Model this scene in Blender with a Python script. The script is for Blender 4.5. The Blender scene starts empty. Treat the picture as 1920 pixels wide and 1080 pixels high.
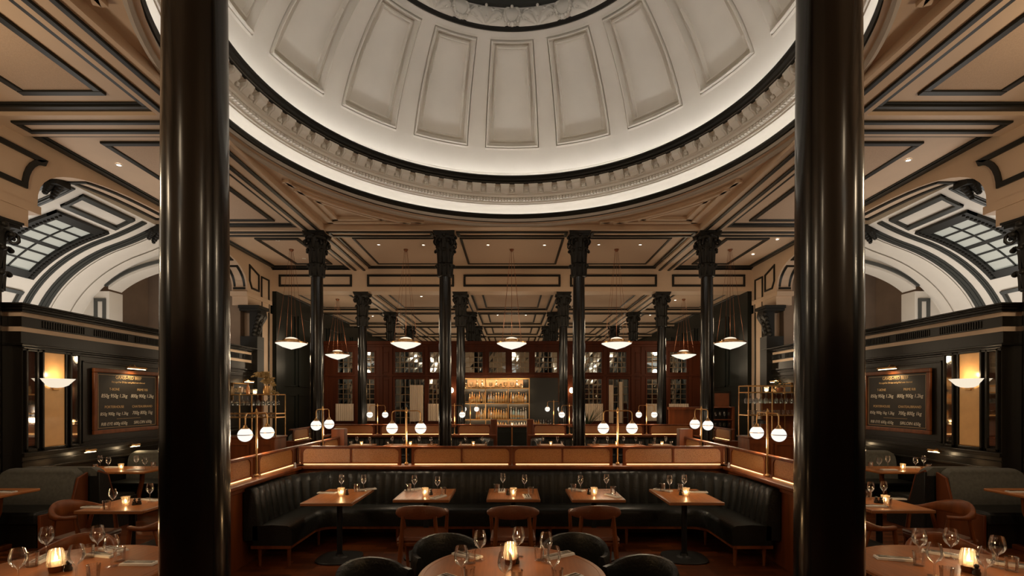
import bpy, bmesh, math, random
from mathutils import Vector, Matrix, noise
random.seed(7)
sc = bpy.context.scene
COL = sc.collection
PI = math.pi
F, HZ, EYE = 930.0, 748.0, 1.9          # focal length in pixels, horizon row, eye height

def P(x, y, z=0.75):                     # floor-plan point under a picture point at known height
    Y = (EYE - z) * F / (y - HZ)
    return ((x - 960) * Y / F, Y)

# ------------------------------------------------------------------ materials
def mat(name, col, rough=0.5, metal=0.0, emit=None, estr=0.0, spec=0.5, coat=0.0, noise_amt=0.0, nscale=8.0, bump=0.0, bscale=60.0, stretch=None, croughness=0.1, sheen=0.0):
    m = bpy.data.materials.new(name); m.use_nodes = True
    nt = m.node_tree; b = nt.nodes['Principled BSDF']
    b.inputs['Base Color'].default_value = (*col, 1); b.inputs['Roughness'].default_value = rough
    b.inputs['Metallic'].default_value = metal; b.inputs['Specular IOR Level'].default_value = spec
    b.inputs['Coat Weight'].default_value = coat; b.inputs['Coat Roughness'].default_value = croughness
    b.inputs['Sheen Weight'].default_value = sheen
    if emit:
        b.inputs['Emission Color'].default_value = (*emit, 1); b.inputs['Emission Strength'].default_value = estr
    if noise_amt or bump:
        tc = nt.nodes.new('ShaderNodeTexCoord'); mp = nt.nodes.new('ShaderNodeMapping')
        nt.links.new(tc.outputs['Object'], mp.inputs['Vector'])
        if stretch: mp.inputs['Scale'].default_value = stretch
    if noise_amt:
        n = nt.nodes.new('ShaderNodeTexNoise'); n.inputs['Scale'].default_value = nscale; n.inputs['Detail'].default_value = 6
        nt.links.new(mp.outputs[0], n.inputs['Vector'])
        r = nt.nodes.new('ShaderNodeValToRGB')
        lo = tuple(c * (1 - noise_amt) for c in col); hi = tuple(min(1, c * (1 + noise_amt)) for c in col)
        r.color_ramp.elements[0].color = (*lo, 1); r.color_ramp.elements[1].color = (*hi, 1)
        r.color_ramp.elements[0].position = .3; r.color_ramp.elements[1].position = .7
        nt.links.new(n.outputs['Fac'], r.inputs['Fac']); nt.links.new(r.outputs[0], b.inputs['Base Color'])
    if bump:
        n2 = nt.nodes.new('ShaderNodeTexNoise'); n2.inputs['Scale'].default_value = bscale
        nt.links.new(mp.outputs[0], n2.inputs['Vector'])
        bp = nt.nodes.new('ShaderNodeBump'); bp.inputs['Strength'].default_value = bump; bp.inputs['Distance'].default_value = .01
        nt.links.new(n2.outputs['Fac'], bp.inputs['Height']); nt.links.new(bp.outputs[0], b.inputs['Normal'])
    return m

def glassmat(name, col=(1, 1, 1), gloss=1.0, rough=0.02, base=0.04, translucent=None, tw=0.0):
    """thin clear glass: transparent body, fresnel highlights"""
    m = bpy.data.materials.new(name); m.use_nodes = True; nt = m.node_tree; nt.nodes.clear()
    out = nt.nodes.new('ShaderNodeOutputMaterial'); tr = nt.nodes.new('ShaderNodeBsdfTransparent'); tr.inputs[0].default_value = (*col, 1)
    gl = nt.nodes.new('ShaderNodeBsdfGlossy'); gl.inputs['Roughness'].default_value = rough; gl.inputs['Color'].default_value = (gloss, gloss, gloss, 1)
    lw = nt.nodes.new('ShaderNodeLayerWeight'); lw.inputs['Blend'].default_value = 0.35
    mul = nt.nodes.new('ShaderNodeMath'); mul.operation = 'MULTIPLY_ADD'; mul.inputs[1].default_value = .8; mul.inputs[2].default_value = base
    nt.links.new(lw.outputs['Fresnel'], mul.inputs[0])
    mix = nt.nodes.new('ShaderNodeMixShader'); nt.links.new(mul.outputs[0], mix.inputs[0]); 
    body = tr
    if translucent:
        tl = nt.nodes.new('ShaderNodeBsdfTranslucent'); tl.inputs[0].default_value = (*translucent, 1)
        df = nt.nodes.new('ShaderNodeBsdfDiffuse'); df.inputs[0].default_value = (*translucent, 1)
        m0 = nt.nodes.new('ShaderNodeMixShader'); m0.inputs[0].default_value = .35
        nt.links.new(tl.outputs[0], m0.inputs[1]); nt.links.new(df.outputs[0], m0.inputs[2])
        m1 = nt.nodes.new('ShaderNodeMixShader'); m1.inputs[0].default_value = tw
        nt.links.new(tr.outputs[0], m1.inputs[1]); nt.links.new(m0.outputs[0], m1.inputs[2]); body = m1
    nt.links.new(body.outputs[0], mix.inputs[1]); nt.links.new(gl.outputs[0], mix.inputs[2]); nt.links.new(mix.outputs[0], out.inputs[0])
    return m

def emat(name, col, s):
    m = bpy.data.materials.new(name); m.use_nodes = True; nt = m.node_tree; nt.nodes.clear()
    out = nt.nodes.new('ShaderNodeOutputMaterial'); e = nt.nodes.new('ShaderNodeEmission')
    e.inputs[0].default_value = (*col, 1); e.inputs[1].default_value = s; nt.links.new(e.outputs[0], out.inputs[0]); return m

M = {}
M['beige'] = mat('beige_paint', (.60, .44, .31), .55, noise_amt=.06, nscale=1.5)
M['field'] = mat('textured_beige', (.50, .36, .26), .8, noise_amt=.10, nscale=90, bump=.25, bscale=160)
M['white'] = mat('white_plaster', (.80, .765, .70), .6, noise_amt=.03, nscale=2)
M['vault'] = mat('vault_plaster', (.70, .65, .575), .6, noise_amt=.03, nscale=2)
M['grey'] = mat('grey_paint', (.42, .36, .30), .5)
M['brownwall'] = mat('brown_wall_paint', (.24, .17, .12), .8, noise_amt=.08, nscale=3)
M['blackgloss'] = mat('black_satin_trim', (.013, .0125, .010), .42, spec=.3)
M['bandgrey'] = mat('dark_grey_band', (.05, .052, .047), .35)
M['column'] = mat('black_marble', (.006, .0055, .005), .2, spec=.4, coat=.22, croughness=.08, noise_amt=.4, nscale=3, bump=.25, bscale=7, stretch=(1, 1, .25))
M['capital'] = mat('black_cast_capital', (.013, .012, .010), .5, spec=.3)
M['darkwood'] = mat('black_stained_wood', (.011, .009, .0065), .30, spec=.3, noise_amt=.25, nscale=20, stretch=(1, 1, .08))
M['greenwall'] = mat('dark_green_panel', (.009, .011, .009), .38, spec=.22, noise_amt=.15, nscale=4)
M['wood'] = mat('red_brown_wood', (.145, .037, .0095), .38, spec=.28, noise_amt=.35, nscale=7, stretch=(1, 1, .12))
M['screenwood'] = mat('mahogany_panelling', (.056, .0125, .0035), .5, spec=.12, noise_amt=.25, nscale=6, stretch=(1, 1, .1))
M['chairwood'] = mat('chair_walnut', (.16, .046, .012), .38, spec=.32, noise_amt=.3, nscale=14, stretch=(1, 1, .3))
M['tabletop'] = mat('oak_table_top', (.42, .155, .045), .3, spec=.4, coat=.12, noise_amt=.22, nscale=5, stretch=(12, 1, 1))
M['tableedge'] = mat('table_edge_wood', (.26, .10, .035), .35, coat=.3)
M['roundtop'] = mat('round_table_wood', (.33, .125, .042), .34, spec=.35, coat=.1, noise_amt=.14, nscale=4, stretch=(10, 1, 1))
M['leather'] = mat('black_leather', (.010, .0105, .009), .38, spec=.34, bump=.35, bscale=40, noise_amt=.15, nscale=9)
M['brownleather'] = mat('brown_leather', (.13, .036, .011), .38, bump=.2, bscale=60, noise_amt=.2, nscale=8)
M['greyfabric'] = mat('grey_green_upholstery', (.085, .082, .066), .75, noise_amt=.2, nscale=25, bump=.2, bscale=200, sheen=.1)
M['iron'] = mat('black_iron', (.012, .012, .012), .45, metal=.3)
M['brass'] = mat('brass', (.62, .36, .15), .28, metal=1.0)
M['copper'] = mat('copper_cord', (.22, .085, .04), .5, metal=.6)
M['steel'] = mat('polished_steel', (.6, .58, .55), .2, metal=1.0)
M['napkin'] = mat('white_linen', (.80, .77, .72), .85, bump=.3, bscale=30)
M['curtain'] = mat('cream_curtain', (.62, .50, .38), .9)
M['mirror'] = mat('mirror', (.62, .58, .52), .04, metal=1.0)
M['pane'] = mat('dark_mirror_pane', (.30, .33, .34), .05, metal=1.0)
M['lead'] = mat('brass_lead', (.18, .12, .07), .4, metal=.7)
M['board'] = mat('blackboard', (.018, .014, .010), .6, noise_amt=.2, nscale=4)
M['chalk'] = mat('chalk', (.75, .70, .60), .9)
M['goldletter'] = mat('gold_lettering', (.62, .42, .20), .5)
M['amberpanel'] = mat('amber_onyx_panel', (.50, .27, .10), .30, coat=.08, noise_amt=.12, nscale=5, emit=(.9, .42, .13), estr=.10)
M['ceramic'] = mat('ceramic_shade', (.7, .66, .58), .5)
M['pepper'] = mat('dark_pepper_mill', (.02, .015, .012), .3, coat=.4)
M['label'] = mat('paper_label', (.62, .40, .17), .7)
M['leaf'] = mat('dried_leaf', (.42, .29, .12), .7)
M['greenleaf'] = mat('dark_leaf', (.03, .045, .02), .5)
M['glass'] = glassmat('clear_glass', base=.05)
M['hglass'] = glassmat('tinted_glass', (.85, .9, .9), base=.06)
M['frost'] = glassmat('candle_glass', (1, .94, .84), translucent=(1, .88, .70), tw=.30, base=.06)
M['sconceglass'] = glassmat('etched_glass', (1, .95, .85), translucent=(1, .95, .86), tw=.93, base=.06)
M['decanter'] = glassmat('cut_glass', (.95, .8, .6), translucent=(1, .75, .42), tw=.45, base=.12)
for k, c in dict(amber=(.95, .42, .09), gold=(1, .62, .22), clear=(.9, .86, .78), blue=(.55, .8, .85), darkb=(.10, .035, .015)).items():
    M['b_' + k] = glassmat('bottle_' + k, tuple(.25 + .75 * v for v in c) if k != 'darkb' else (.2, .1, .05), translucent=c, tw=.8, base=.06)
M['globe'] = emat('opal_globe_glow', (1, .94, .84), 1.0)
M['pend'] = emat('alabaster_bowl_glow', (1, .90, .76), .98)
M['pendtop'] = emat('alabaster_top_glow', (1, .86, .66), .95)
M['flame'] = emat('candle_flame', (1, .76, .46), 60)
M['wax'] = mat('candle_wax', (.85, .7, .5), .5, emit=(1, .6, .25), estr=1.6)
M['led'] = emat('led_strip', (1, .945, .885), 7.2)
M['led2'] = emat('led_strip_upper', (1, .95, .89), 12)
M['ledwarm'] = emat('warm_led_strip', (1, .55, .2), 4.5)
M['ledbar'] = emat('bar_led_strip', (1, .76, .46), 110)
M['down'] = emat('downlight_lens', (1, .88, .72), 14)
M['bulb'] = emat('wall_bulb', (1, .66, .32), 40)
M['piclight'] = emat('picture_light_tube', (1, .80, .50), 8)
M['sky'] = mat('skylight_glass', (.36, .36, .32), .3, emit=(.72, .76, .66), estr=.20)

def amber():
    m = bpy.data.materials.new('amber_textured_glass'); m.use_nodes = True; nt = m.node_tree; nt.nodes.clear()
    out = nt.nodes.new('ShaderNodeOutputMaterial')
    tl = nt.nodes.new('ShaderNodeBsdfTranslucent'); df = nt.nodes.new('ShaderNodeBsdfDiffuse'); gl = nt.nodes.new('ShaderNodeBsdfGlossy'); gl.inputs['Roughness'].default_value = .25
    tc = nt.nodes.new('ShaderNodeTexCoord'); n = nt.nodes.new('ShaderNodeTexVoronoi'); n.inputs['Scale'].default_value = 130
    nt.links.new(tc.outputs['Object'], n.inputs['Vector'])
    r = nt.nodes.new('ShaderNodeValToRGB'); r.color_ramp.elements[0].color = (.95, .56, .22, 1); r.color_ramp.elements[1].color = (.55, .27, .09, 1); r.color_ramp.elements[1].position = .8
    nt.links.new(n.outputs['Distance'], r.inputs[0]); nt.links.new(r.outputs[0], tl.inputs[0]); nt.links.new(r.outputs[0], df.inputs[0])
    bp = nt.nodes.new('ShaderNodeBump'); bp.inputs['Strength'].default_value = .6; bp.inputs['Distance'].default_value = .004
    nt.links.new(n.outputs['Distance'], bp.inputs['Height'])
    for s in (tl, df, gl): nt.links.new(bp.outputs[0], s.inputs['Normal'])
    a = nt.nodes.new('ShaderNodeMixShader'); a.inputs[0].default_value = .35; nt.links.new(tl.outputs[0], a.inputs[1]); nt.links.new(df.outputs[0], a.inputs[2])
    b = nt.nodes.new('ShaderNodeMixShader'); b.inputs[0].default_value = .08; nt.links.new(a.outputs[0], b.inputs[1]); nt.links.new(gl.outputs[0], b.inputs[2])
    nt.links.new(b.outputs[0], out.inputs[0]); return m
M['amber'] = amber()

def parquet():
    m = bpy.data.materials.new('parquet_floor'); m.use_nodes = True; nt = m.node_tree; b = nt.nodes['Principled BSDF']
    tc = nt.nodes.new('ShaderNodeTexCoord'); br = nt.nodes.new('ShaderNodeTexBrick')
    br.inputs['Scale'].default_value = 2.2; br.inputs['Color1'].default_value = (.22, .060, .016, 1); br.inputs['Color2'].default_value = (.085, .023, .007, 1)
    br.inputs['Mortar'].default_value = (.01, .005, .003, 1); br.inputs['Mortar Size'].default_value = .006; br.inputs['Brick Width'].default_value = .7; br.inputs['Row Height'].default_value = .2
    nt.links.new(tc.outputs['Object'], br.inputs['Vector'])
    n = nt.nodes.new('ShaderNodeTexNoise'); n.inputs['Scale'].default_value = 30; nt.links.new(tc.outputs['Object'], n.inputs['Vector'])
    mx = nt.nodes.new('ShaderNodeMixRGB'); mx.blend_type = 'MULTIPLY'; mx.inputs[0].default_value = .5
    nt.links.new(br.outputs['Color'], mx.inputs[1]); nt.links.new(n.outputs['Fac'], mx.inputs[2]); nt.links.new(mx.outputs[0], b.inputs['Base Color'])
    b.inputs['Roughness'].default_value = .35; b.inputs['Specular IOR Level'].default_value = .3
    return m
M['floor'] = parquet()

# ------------------------------------------------------------------ mesh builder
class MB:
    def __init__(s): s.v = []; s.f = []; s.mi = []; s.cur = 0
    def add(s, vs, fs):
        o = len(s.v); s.v += [tuple(p) for p in vs]; s.f += [tuple(i + o for i in f) for f in fs]; s.mi += [s.cur] * len(fs); return s
    def box(s, x0, y0, z0, x1, y1, z1):
        if x0 > x1: x0, x1 = x1, x0
        if y0 > y1: y0, y1 = y1, y0
        if z0 > z1: z0, z1 = z1, z0
        return s.add([(x0, y0, z0), (x1, y0, z0), (x1, y1, z0), (x0, y1, z0), (x0, y0, z1), (x1, y0, z1), (x1, y1, z1), (x0, y1, z1)],
                     [(0, 3, 2, 1), (4, 5, 6, 7), (0, 1, 5, 4), (1, 2, 6, 5), (2, 3, 7, 6), (3, 0, 4, 7)])
    def hexa(s, bot, top):               # two quads, bottom and top
        return s.add(list(bot) + list(top), [(0, 3, 2, 1), (4, 5, 6, 7), (0, 1, 5, 4), (1, 2, 6, 5), (2, 3, 7, 6), (3, 0, 4, 7)])
    def lathe(s, prof, n=24, c=(0, 0, 0), close=False):
        vs = []; fs = []; m = len(prof)
        for r, z in prof:
            for k in range(n):
                a = 2 * PI * k / n; vs.append((c[0] + r * math.cos(a), c[1] + r * math.sin(a), c[2] + z))
        rng = m if close else m - 1
        for i in range(rng):
            j = (i + 1) % m
            for k in range(n):
                k2 = (k + 1) % n; fs.append((i * n + k, i * n + k2, j * n + k2, j * n + k))
        return s.add(vs, fs)
    def tube(s, pts, r, n=8, cap=True):
        pts = [Vector(p) for p in pts]; rs = r if isinstance(r, (list, tuple)) else [r] * len(pts)
        vs = []; fs = []; up = None
        for i, p in enumerate(pts):
            d = (pts[min(i + 1, len(pts) - 1)] - pts[max(i - 1, 0)]).normalized()
            if up is None:
                up = Vector((0, 0, 1)) if abs(d.z) < .9 else Vector((1, 0, 0))
            a = d.cross(up).normalized(); b = a.cross(d).normalized(); up = b
            for k in range(n):
                t = 2 * PI * k / n; vs.append(p + (a * math.cos(t) + b * math.sin(t)) * rs[i])
        for i in range(len(pts) - 1):
            for k in range(n):
                k2 = (k + 1) % n; fs.append((i * n + k, i * n + k2, (i + 1) * n + k2, (i + 1) * n + k))
        if cap: fs.append(tuple(range(n))[::-1]); fs.append(tuple((len(pts) - 1) * n + k for k in range(n)))
        return s.add(vs, fs)
    def loft(s, secs, closed_sec=True, closed_path=False, cap=True):
        n = len(secs[0]); vs = [p for q in secs for p in q]; fs = []; m = len(secs)
        for i in range(m if closed_path else m - 1):
            j = (i + 1) % m
            for k in range(n if closed_sec else n - 1):
                k2 = (k + 1) % n; fs.append((i * n + k, i * n + k2, j * n + k2, j * n + k))
        if cap and closed_sec and not closed_path: fs.append(tuple(range(n))[::-1]); fs.append(tuple((m - 1) * n + k for k in range(n)))
        return s.add(vs, fs)
    def sphere(s, c, r, n=12, m=8, sz=1.0):
        prof = [(max(1e-4, r * math.sin(PI * i / m)), -r * sz * math.cos(PI * i / m)) for i in range(m + 1)]
        return s.lathe(prof, n, c)
    def prism(s, poly, a, b, axis='z'):  # extrude a polygon between a and b along an axis
        def q(u, v, w): return {'z': (u, v, w), 'y': (u, w, v), 'x': (w, u, v)}[axis]
        n = len(poly); vs = [q(u, v, a) for u, v in poly] + [q(u, v, b) for u, v in poly]
        return s.add(vs, [tuple(range(n))[::-1], tuple(range(n, 2 * n))] + [(i, (i + 1) % n, (i + 1) % n + n, i + n) for i in range(n)])
    def build(s, name, m, parent=None, bev=0, seg=2, smooth=True, ang=35, loc=None, sub=0):
        me = bpy.data.meshes.new(name); me.from_pydata(s.v, [], s.f)
        bm = bmesh.new(); bm.from_mesh(me); bmesh.ops.recalc_face_normals(bm, faces=bm.faces); bm.to_mesh(me); bm.free()
        ms = m if isinstance(m, (list, tuple)) else [m]
        for mm in ms: me.materials.append(M[mm] if isinstance(mm, str) else mm)
        if len(ms) > 1: me.polygons.foreach_set('material_index', s.mi)
        if smooth:
            me.polygons.foreach_set('use_smooth', [True] * len(me.polygons)); me.set_sharp_from_angle(angle=math.radians(ang))
        o = bpy.data.objects.new(name, me); COL.objects.link(o); o.parent = parent
        if loc: o.location = loc
        if bev:
            b = o.modifiers.new('bevel', 'BEVEL'); b.width = bev; b.segments = seg; b.limit_method = 'ANGLE'
        if sub:
            b = o.modifiers.new('sub', 'SUBSURF'); b.levels = sub; b.render_levels = sub
        return o

def thing(name, label, cat, loc=(0, 0, 0), rz=0, group=None):
    o = bpy.data.objects.new(name, None); COL.objects.link(o); o.location = loc; o.rotation_euler = (0, 0, rz)
    o.empty_display_size = .1; o['label'] = label; o['category'] = cat
    if group: o['group'] = group
    return o
def tag(o, label, cat, group=None):
    o['label'] = label; o['category'] = cat
    if group: o['group'] = group
    return o
def struct(o): o['kind'] = 'structure'; return o
def kids(root): return [o for o in KID.get(root.name, [])]
def dup(root, loc, rz=None, label=None, group=None, scale=None):
    r = root.copy(); COL.objects.link(r); r.location = loc
    if rz is not None: r.rotation_euler = (0, 0, rz)
    if scale: r.scale = scale
    if label: r['label'] = label
    if group: r['group'] = group
    for ch in root.children:
        c = ch.copy(); COL.objects.link(c); c.parent = r
        for g in ch.children:
            d = g.copy(); COL.objects.link(d); d.parent = c
    return r
WORLD, EXPO = 0.15, 0.15
# ================================================================== the building
ZC, ZF = 5.73, 5.83           # beam soffit, coffer field
ZR, ZRF = 5.10, 5.21          # rear hall
XA, XB, XW = 1.55, 4.52, 7.12 # column lines, wall line
YN, YM, YC, Y2, Y3, Y4, Y5 = 2.43, 6.97, 11.5, 15.0, 18.5, 22.0, 25.5
BH = .27                      # half beam
DC = (0, 6.93)                # dome centre

def frame_h(mb, x0, y0, x1, y1, z, w=.06, t=.035):      # rectangular moulding hanging below plane z
    for a, b, c, d in ((x0, y0, x1, y0 + w), (x0, y1 - w, x1, y1), (x0, y0 + w, x0 + w, y1 - w), (x1 - w, y0 + w, x1, y1 - w)):
        mb.box(a, b, z - t, c, d, z + .005)
def frame_y(mb, x0, z0, x1, z1, y, w=.05, t=.03):       # on a wall facing -y
    for a, b, c, d in ((x0, z0, x1, z0 + w), (x0, z1 - w, x1, z1), (x0, z0 + w, x0 + w, z1 - w), (x1 - w, z0 + w, x1, z1 - w)):
        mb.box(a, y - t, b, c, y + .005, d)

m = MB().box(-12, -3, -.1, 12, 30, 0); struct(m.build('floor', 'floor', smooth=False))

# ---- main ceiling
beige = MB(); blk = MB(); fld = MB()
def beam(x0, y0, x1, y1, z0=ZC, z1=ZF + .12): beige.box(x0, y0, z0, x1, y1, z1)
YB0 = -2.2
rows = [(-2.2, -1.93), (YN - BH, YN + BH), (YM - BH, YM + BH), (YC - BH, YC + BH), (Y2 - BH, Y2)]
# longitudinal beams
for s in (-1, 1):
    beam(s * XB - BH, YB0, s * XB + BH, Y2 - BH)
    for a, b in ((YB0, YN - BH), (YN + BH, YM - BH), (YM + BH, YC - BH), (YC + BH, Y2 - BH)):
        # soffit strip panel of the long beam
        y0 = a if a == YB0 else a + .02; y1 = b - .02
        frame_h(blk, s * XB - .17, y0 - .1, s * XB + .17, y1 + .1, ZC, .075, .03)
    # aisle coffers
    for (a, b), (c, d) in zip(rows[:-1], rows[1:]):
        xi, xo = XB + BH, XW
        y0, y1 = b, c
        beige.add([(s * xi, y0, ZF), (s * xo, y0, ZF), (s * xo, y1, ZF), (s * xi, y1, ZF)], [(0, 1, 2, 3)])
        x0, x1 = sorted((s * xi, s * xo))
        frame_h(blk, x0, y0, x1, y1, ZF, .12, .05); frame_h(blk, x0 + .12, y0 + .12, x1 - .12, y1 - .12, ZF, .03, .025)
        fx0, fx1 = sorted((s * (xi + .42), s * (xo - .83)))
        frame_h(blk, fx0, y0 + .32, fx1, y1 - .32, ZF, .095, .035)
        fld.box(fx0 + .09, y0 + .41, ZF - .012, fx1 - .09, y1 - .41, ZF + .01)
    for a, b in rows:
        x0, x1 = sorted((s * (XB + BH), s * XW)); beam(x0, a, x1, b)
        if b < Y2 - .1:
            frame_h(blk, x0 - .02, (a + b) / 2 - .155, x1 - .22 * (s > 0), (a + b) / 2 + .155, ZC, .075, .03) if s > 0 else frame_h(blk, x0 + .22, (a + b) / 2 - .155, x1 + .02, (a + b) / 2 + .155, ZC, .075, .03)
# transverse beams of the dome square
for yy in (YN, YC):
    beam(-XB + BH, yy - BH, XB - BH, yy + BH)
    for x0, x1 in ((-XB + .27, -XA - .27), (-XA + .27, XA - .27), (XA + .27, XB - .27)):
        frame_h(blk, x0, yy - .17, x1, yy + .17, ZC, .075, .03)
# middle strip coffer between the column rows, three framed fields
y0, y1 = YC + BH, Y2 - BH
beige.box(-XB + BH, y0, ZF, XB - BH, y1, ZF + .1)
frame_h(blk, -XB + BH, y0, XB - BH, y1, ZF, .085, .05)
for x0, x1 in ((-XB + .62, -XA - .27), (-XA + .27, XA - .27), (XA + .27, XB - .62)):
    frame_h(blk, x0, y0 + .30, x1, y1 - .33, ZF, .06, .03); fld.box(x0 + .06, y0 + .36, ZF - .01, x1 - .06, y1 - .39, ZF + .01)
# bay in front of the dome square (over the camera)
beige.box(-XB + BH, YB0, ZF, XB - BH, YN - BH, ZF + .1)
# ceiling plate round the dome ring
sq0x, sq1x, sq0y, sq1y = -XB + BH, XB - BH, YN + BH, YC - BH
N = 128; RO = 4.20
def sqpt(a):
    dx, dy = math.cos(a), math.sin(a); t = 1e9
    if dx > 1e-6: t = min(t, (sq1x - DC[0]) / dx)
    if dx < -1e-6: t = min(t, (sq0x - DC[0]) / dx)
    if dy > 1e-6: t = min(t, (sq1y - DC[1]) / dy)
    if dy < -1e-6: t = min(t, (sq0y - DC[1]) / dy)
    return t
ang = sorted([2 * PI * k / N for k in range(N)] + [math.atan2(y - DC[1], x) % (2 * PI) for x in (sq0x, sq1x) for y in (sq0y, sq1y)])
vs = []; fs = []
for a in ang:
    t = max(sqpt(a), RO + .005); vs += [(RO * math.cos(a), DC[1] + RO * math.sin(a), ZF + .02), (t * math.cos(a), DC[1] + t * math.sin(a), ZF + .02)]
n = len(ang)
for i in range(n):
    j = (i + 1) % n; fs.append((2 * i, 2 * j, 2 * j + 1, 2 * i + 1))
beige.add(vs, fs)
struct(beige.build('ceiling', 'beige', smooth=False))
struct(fld.build('ceiling_field', 'field', smooth=False))
# spandrel mouldings in the four corners between ring and beams
sp = MB()
for sx in (-1, 1):
    for sy in (-1, 1):
        for k, (ins, t) in enumerate(((.16, .05), (.24, .08), (.32, .045), (.40, .07))):
            cx, cy = sx * (XB - BH - ins), DC[1] + sy * (4.27 - ins)
            R = 4.42 + ins * .8; w = .07
            ex = math.sqrt(max(0, R * R - (cy - DC[1]) ** 2)); ey = math.sqrt(max(0, R * R - cx * cx))
            sp.box(sx * ex, cy, ZF + .02 - t, cx, cy - sy * w, ZF + .03)
            sp.box(cx, DC[1] + sy * ey, ZF + .02 - t, cx - sx * w, cy, ZF + .03)
            a0, a1 = math.atan2(abs(cy - DC[1]), ex), math.atan2(ey, abs(cx)); pts = []
            for q in range(13):
                a = a0 + (a1 - a0) * q / 12; pts.append((sx * R * math.cos(a), DC[1] + sy * R * math.sin(a), 0))
            for (p, r) in zip(pts[:-1], pts[1:]):
                k1 = (R + w) / R
                q = [p, r, (r[0] * k1, DC[1] + (r[1] - DC[1]) * k1, 0), (p[0] * k1, DC[1] + (p[1] - DC[1]) * k1, 0)]
                sp.hexa([(u[0], u[1], ZF + .02 - t) for u in q], [(u[0], u[1], ZF + .03) for u in q])
struct(sp.build('trim_1', 'beige', smooth=False))
struct(blk.build('trim_2', 'blackgloss', smooth=False, bev=.008, seg=1))

# ---- dome ring, drum, cornice
c = (DC[0], DC[1], 0); NS = 160
m = MB().lathe([(4.36, 5.86), (4.34, 5.80), (4.30, 5.79), (4.27, 5.81), (4.265, 5.885), (4.235, 5.89), (4.235, 5.95), (4.26, 5.97)], NS, c)
struct(m.build('trim_3', 'grey', ang=25))
m = MB().lathe([(4.285, 5.878), (4.262, 5.878), (4.250, 5.888), (4.262, 5.898), (4.285, 5.898)], NS, c, close=True)
m.lathe([(4.27, 5.955), (4.215, 5.96), (4.195, 5.985), (4.21, 6.0), (4.195, 6.02), (4.205, 6.05), (4.235, 6.055), (4.25, 5.99), (4.27, 5.98)], NS, c, close=True)
struct(m.build('trim_4', 'blackgloss', ang=25))
# drum with cove
drum = [(4.26, 5.97), (4.42, 5.98), (4.42, 6.06)]
for k in range(9):
    a = PI / 2 * k / 8; drum.append((4.42 - .17 * (1 - math.cos(a)), 6.06 + .19 * math.sin(a)))
drum += [(4.20, 6.25), (4.20, 6.27), (4.17, 6.275), (4.17, 6.30), (4.14, 6.31), (4.14, 6.37), (4.10, 6.38), (4.09, 6.42), (4.05, 6.44), (4.05, 6.60), (3.93, 6.61), (3.90, 6.625)]
m = MB().lathe(drum, NS, c)
nd = 380
for k in range(nd):                                     # dentil course
    a = 2 * PI * k / nd; ca, sa = math.cos(a), math.sin(a); h = .022
    def q(r, t): return (r * ca - t * sa, DC[1] + r * sa + t * ca)
    A = [q(4.15, -h), q(4.15, h), q(4.095, h), q(4.095, -h)]
    m.hexa([(x, y, 6.315) for x, y in A], [(x, y, 6.365) for x, y in A])
struct(m.build('ceiling_drum', 'white', ang=25))
md = MB(); nm = 80
for k in range(nm):                                     # scrolled modillions under the cornice
    a = 2 * PI * (k + .5) / nm; ca, sa = math.cos(a), math.sin(a)
    def q(r, t, z): return (r * ca - t * sa, DC[1] + r * sa + t * ca, z)
    pr = [(4.06, 6.445), (4.035, 6.45), (4.02, 6.475), (3.995, 6.50), (3.955, 6.515), (3.935, 6.54), (3.93, 6.575), (4.06, 6.575)]
    for t0, t1 in ((-.09, -.06), (-.06, .06), (.06, .09)):
        d = .012 if abs(t0 + t1) > .01 else 0
        A = [q(r - (0 if d else .012), t0, z) for r, z in pr]; B = [q(r - (0 if d else .012), t1, z) for r, z in pr]
        md.loft([A, B])
    A = [q(4.06, -.10, 6.575), q(4.06, .10, 6.575), q(3.92, .10, 6.575), q(3.92, -.10, 6.575)]
    md.hexa(A, [(x, y, 6.605) for x, y, z in A])
    a2 = a + PI / nm; cx, cy = 4.03 * math.cos(a2), DC[1] + 4.03 * math.sin(a2)
    md.sphere((cx, cy, 6.50), .035, 8, 5)
    for w in range(4):
        wa = PI / 2 * w + .7; tx = .032 * math.cos(wa); md.sphere((4.02 * math.cos(a2) - tx * math.sin(a2), DC[1] + 4.02 * math.sin(a2) + tx * math.cos(a2), 6.50 + .032 * math.sin(wa)), .02, 6, 4)
struct(md.build('trim_5', 'white', ang=40))
m = MB().lathe([(3.95, 6.605), (3.91, 6.61), (3.895, 6.635), (3.905, 6.65), (3.885, 6.665), (3.875, 6.69), (3.86, 6.70), (3.86, 6.715), (3.835, 6.725), (3.83, 6.745), (3.845, 6.755), (3.95, 6.755)], NS, c)
struct(m.build('trim_6', 'blackgloss', ang=25))
struct(MB().lathe([(3.95, 6.755), (4.24, 6.76), (4.24, 6.86), (4.20, 6.90), (4.10, 6.915), (4.117, 6.93)], NS, c).build('ceiling_cove', 'white', ang=25))

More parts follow.
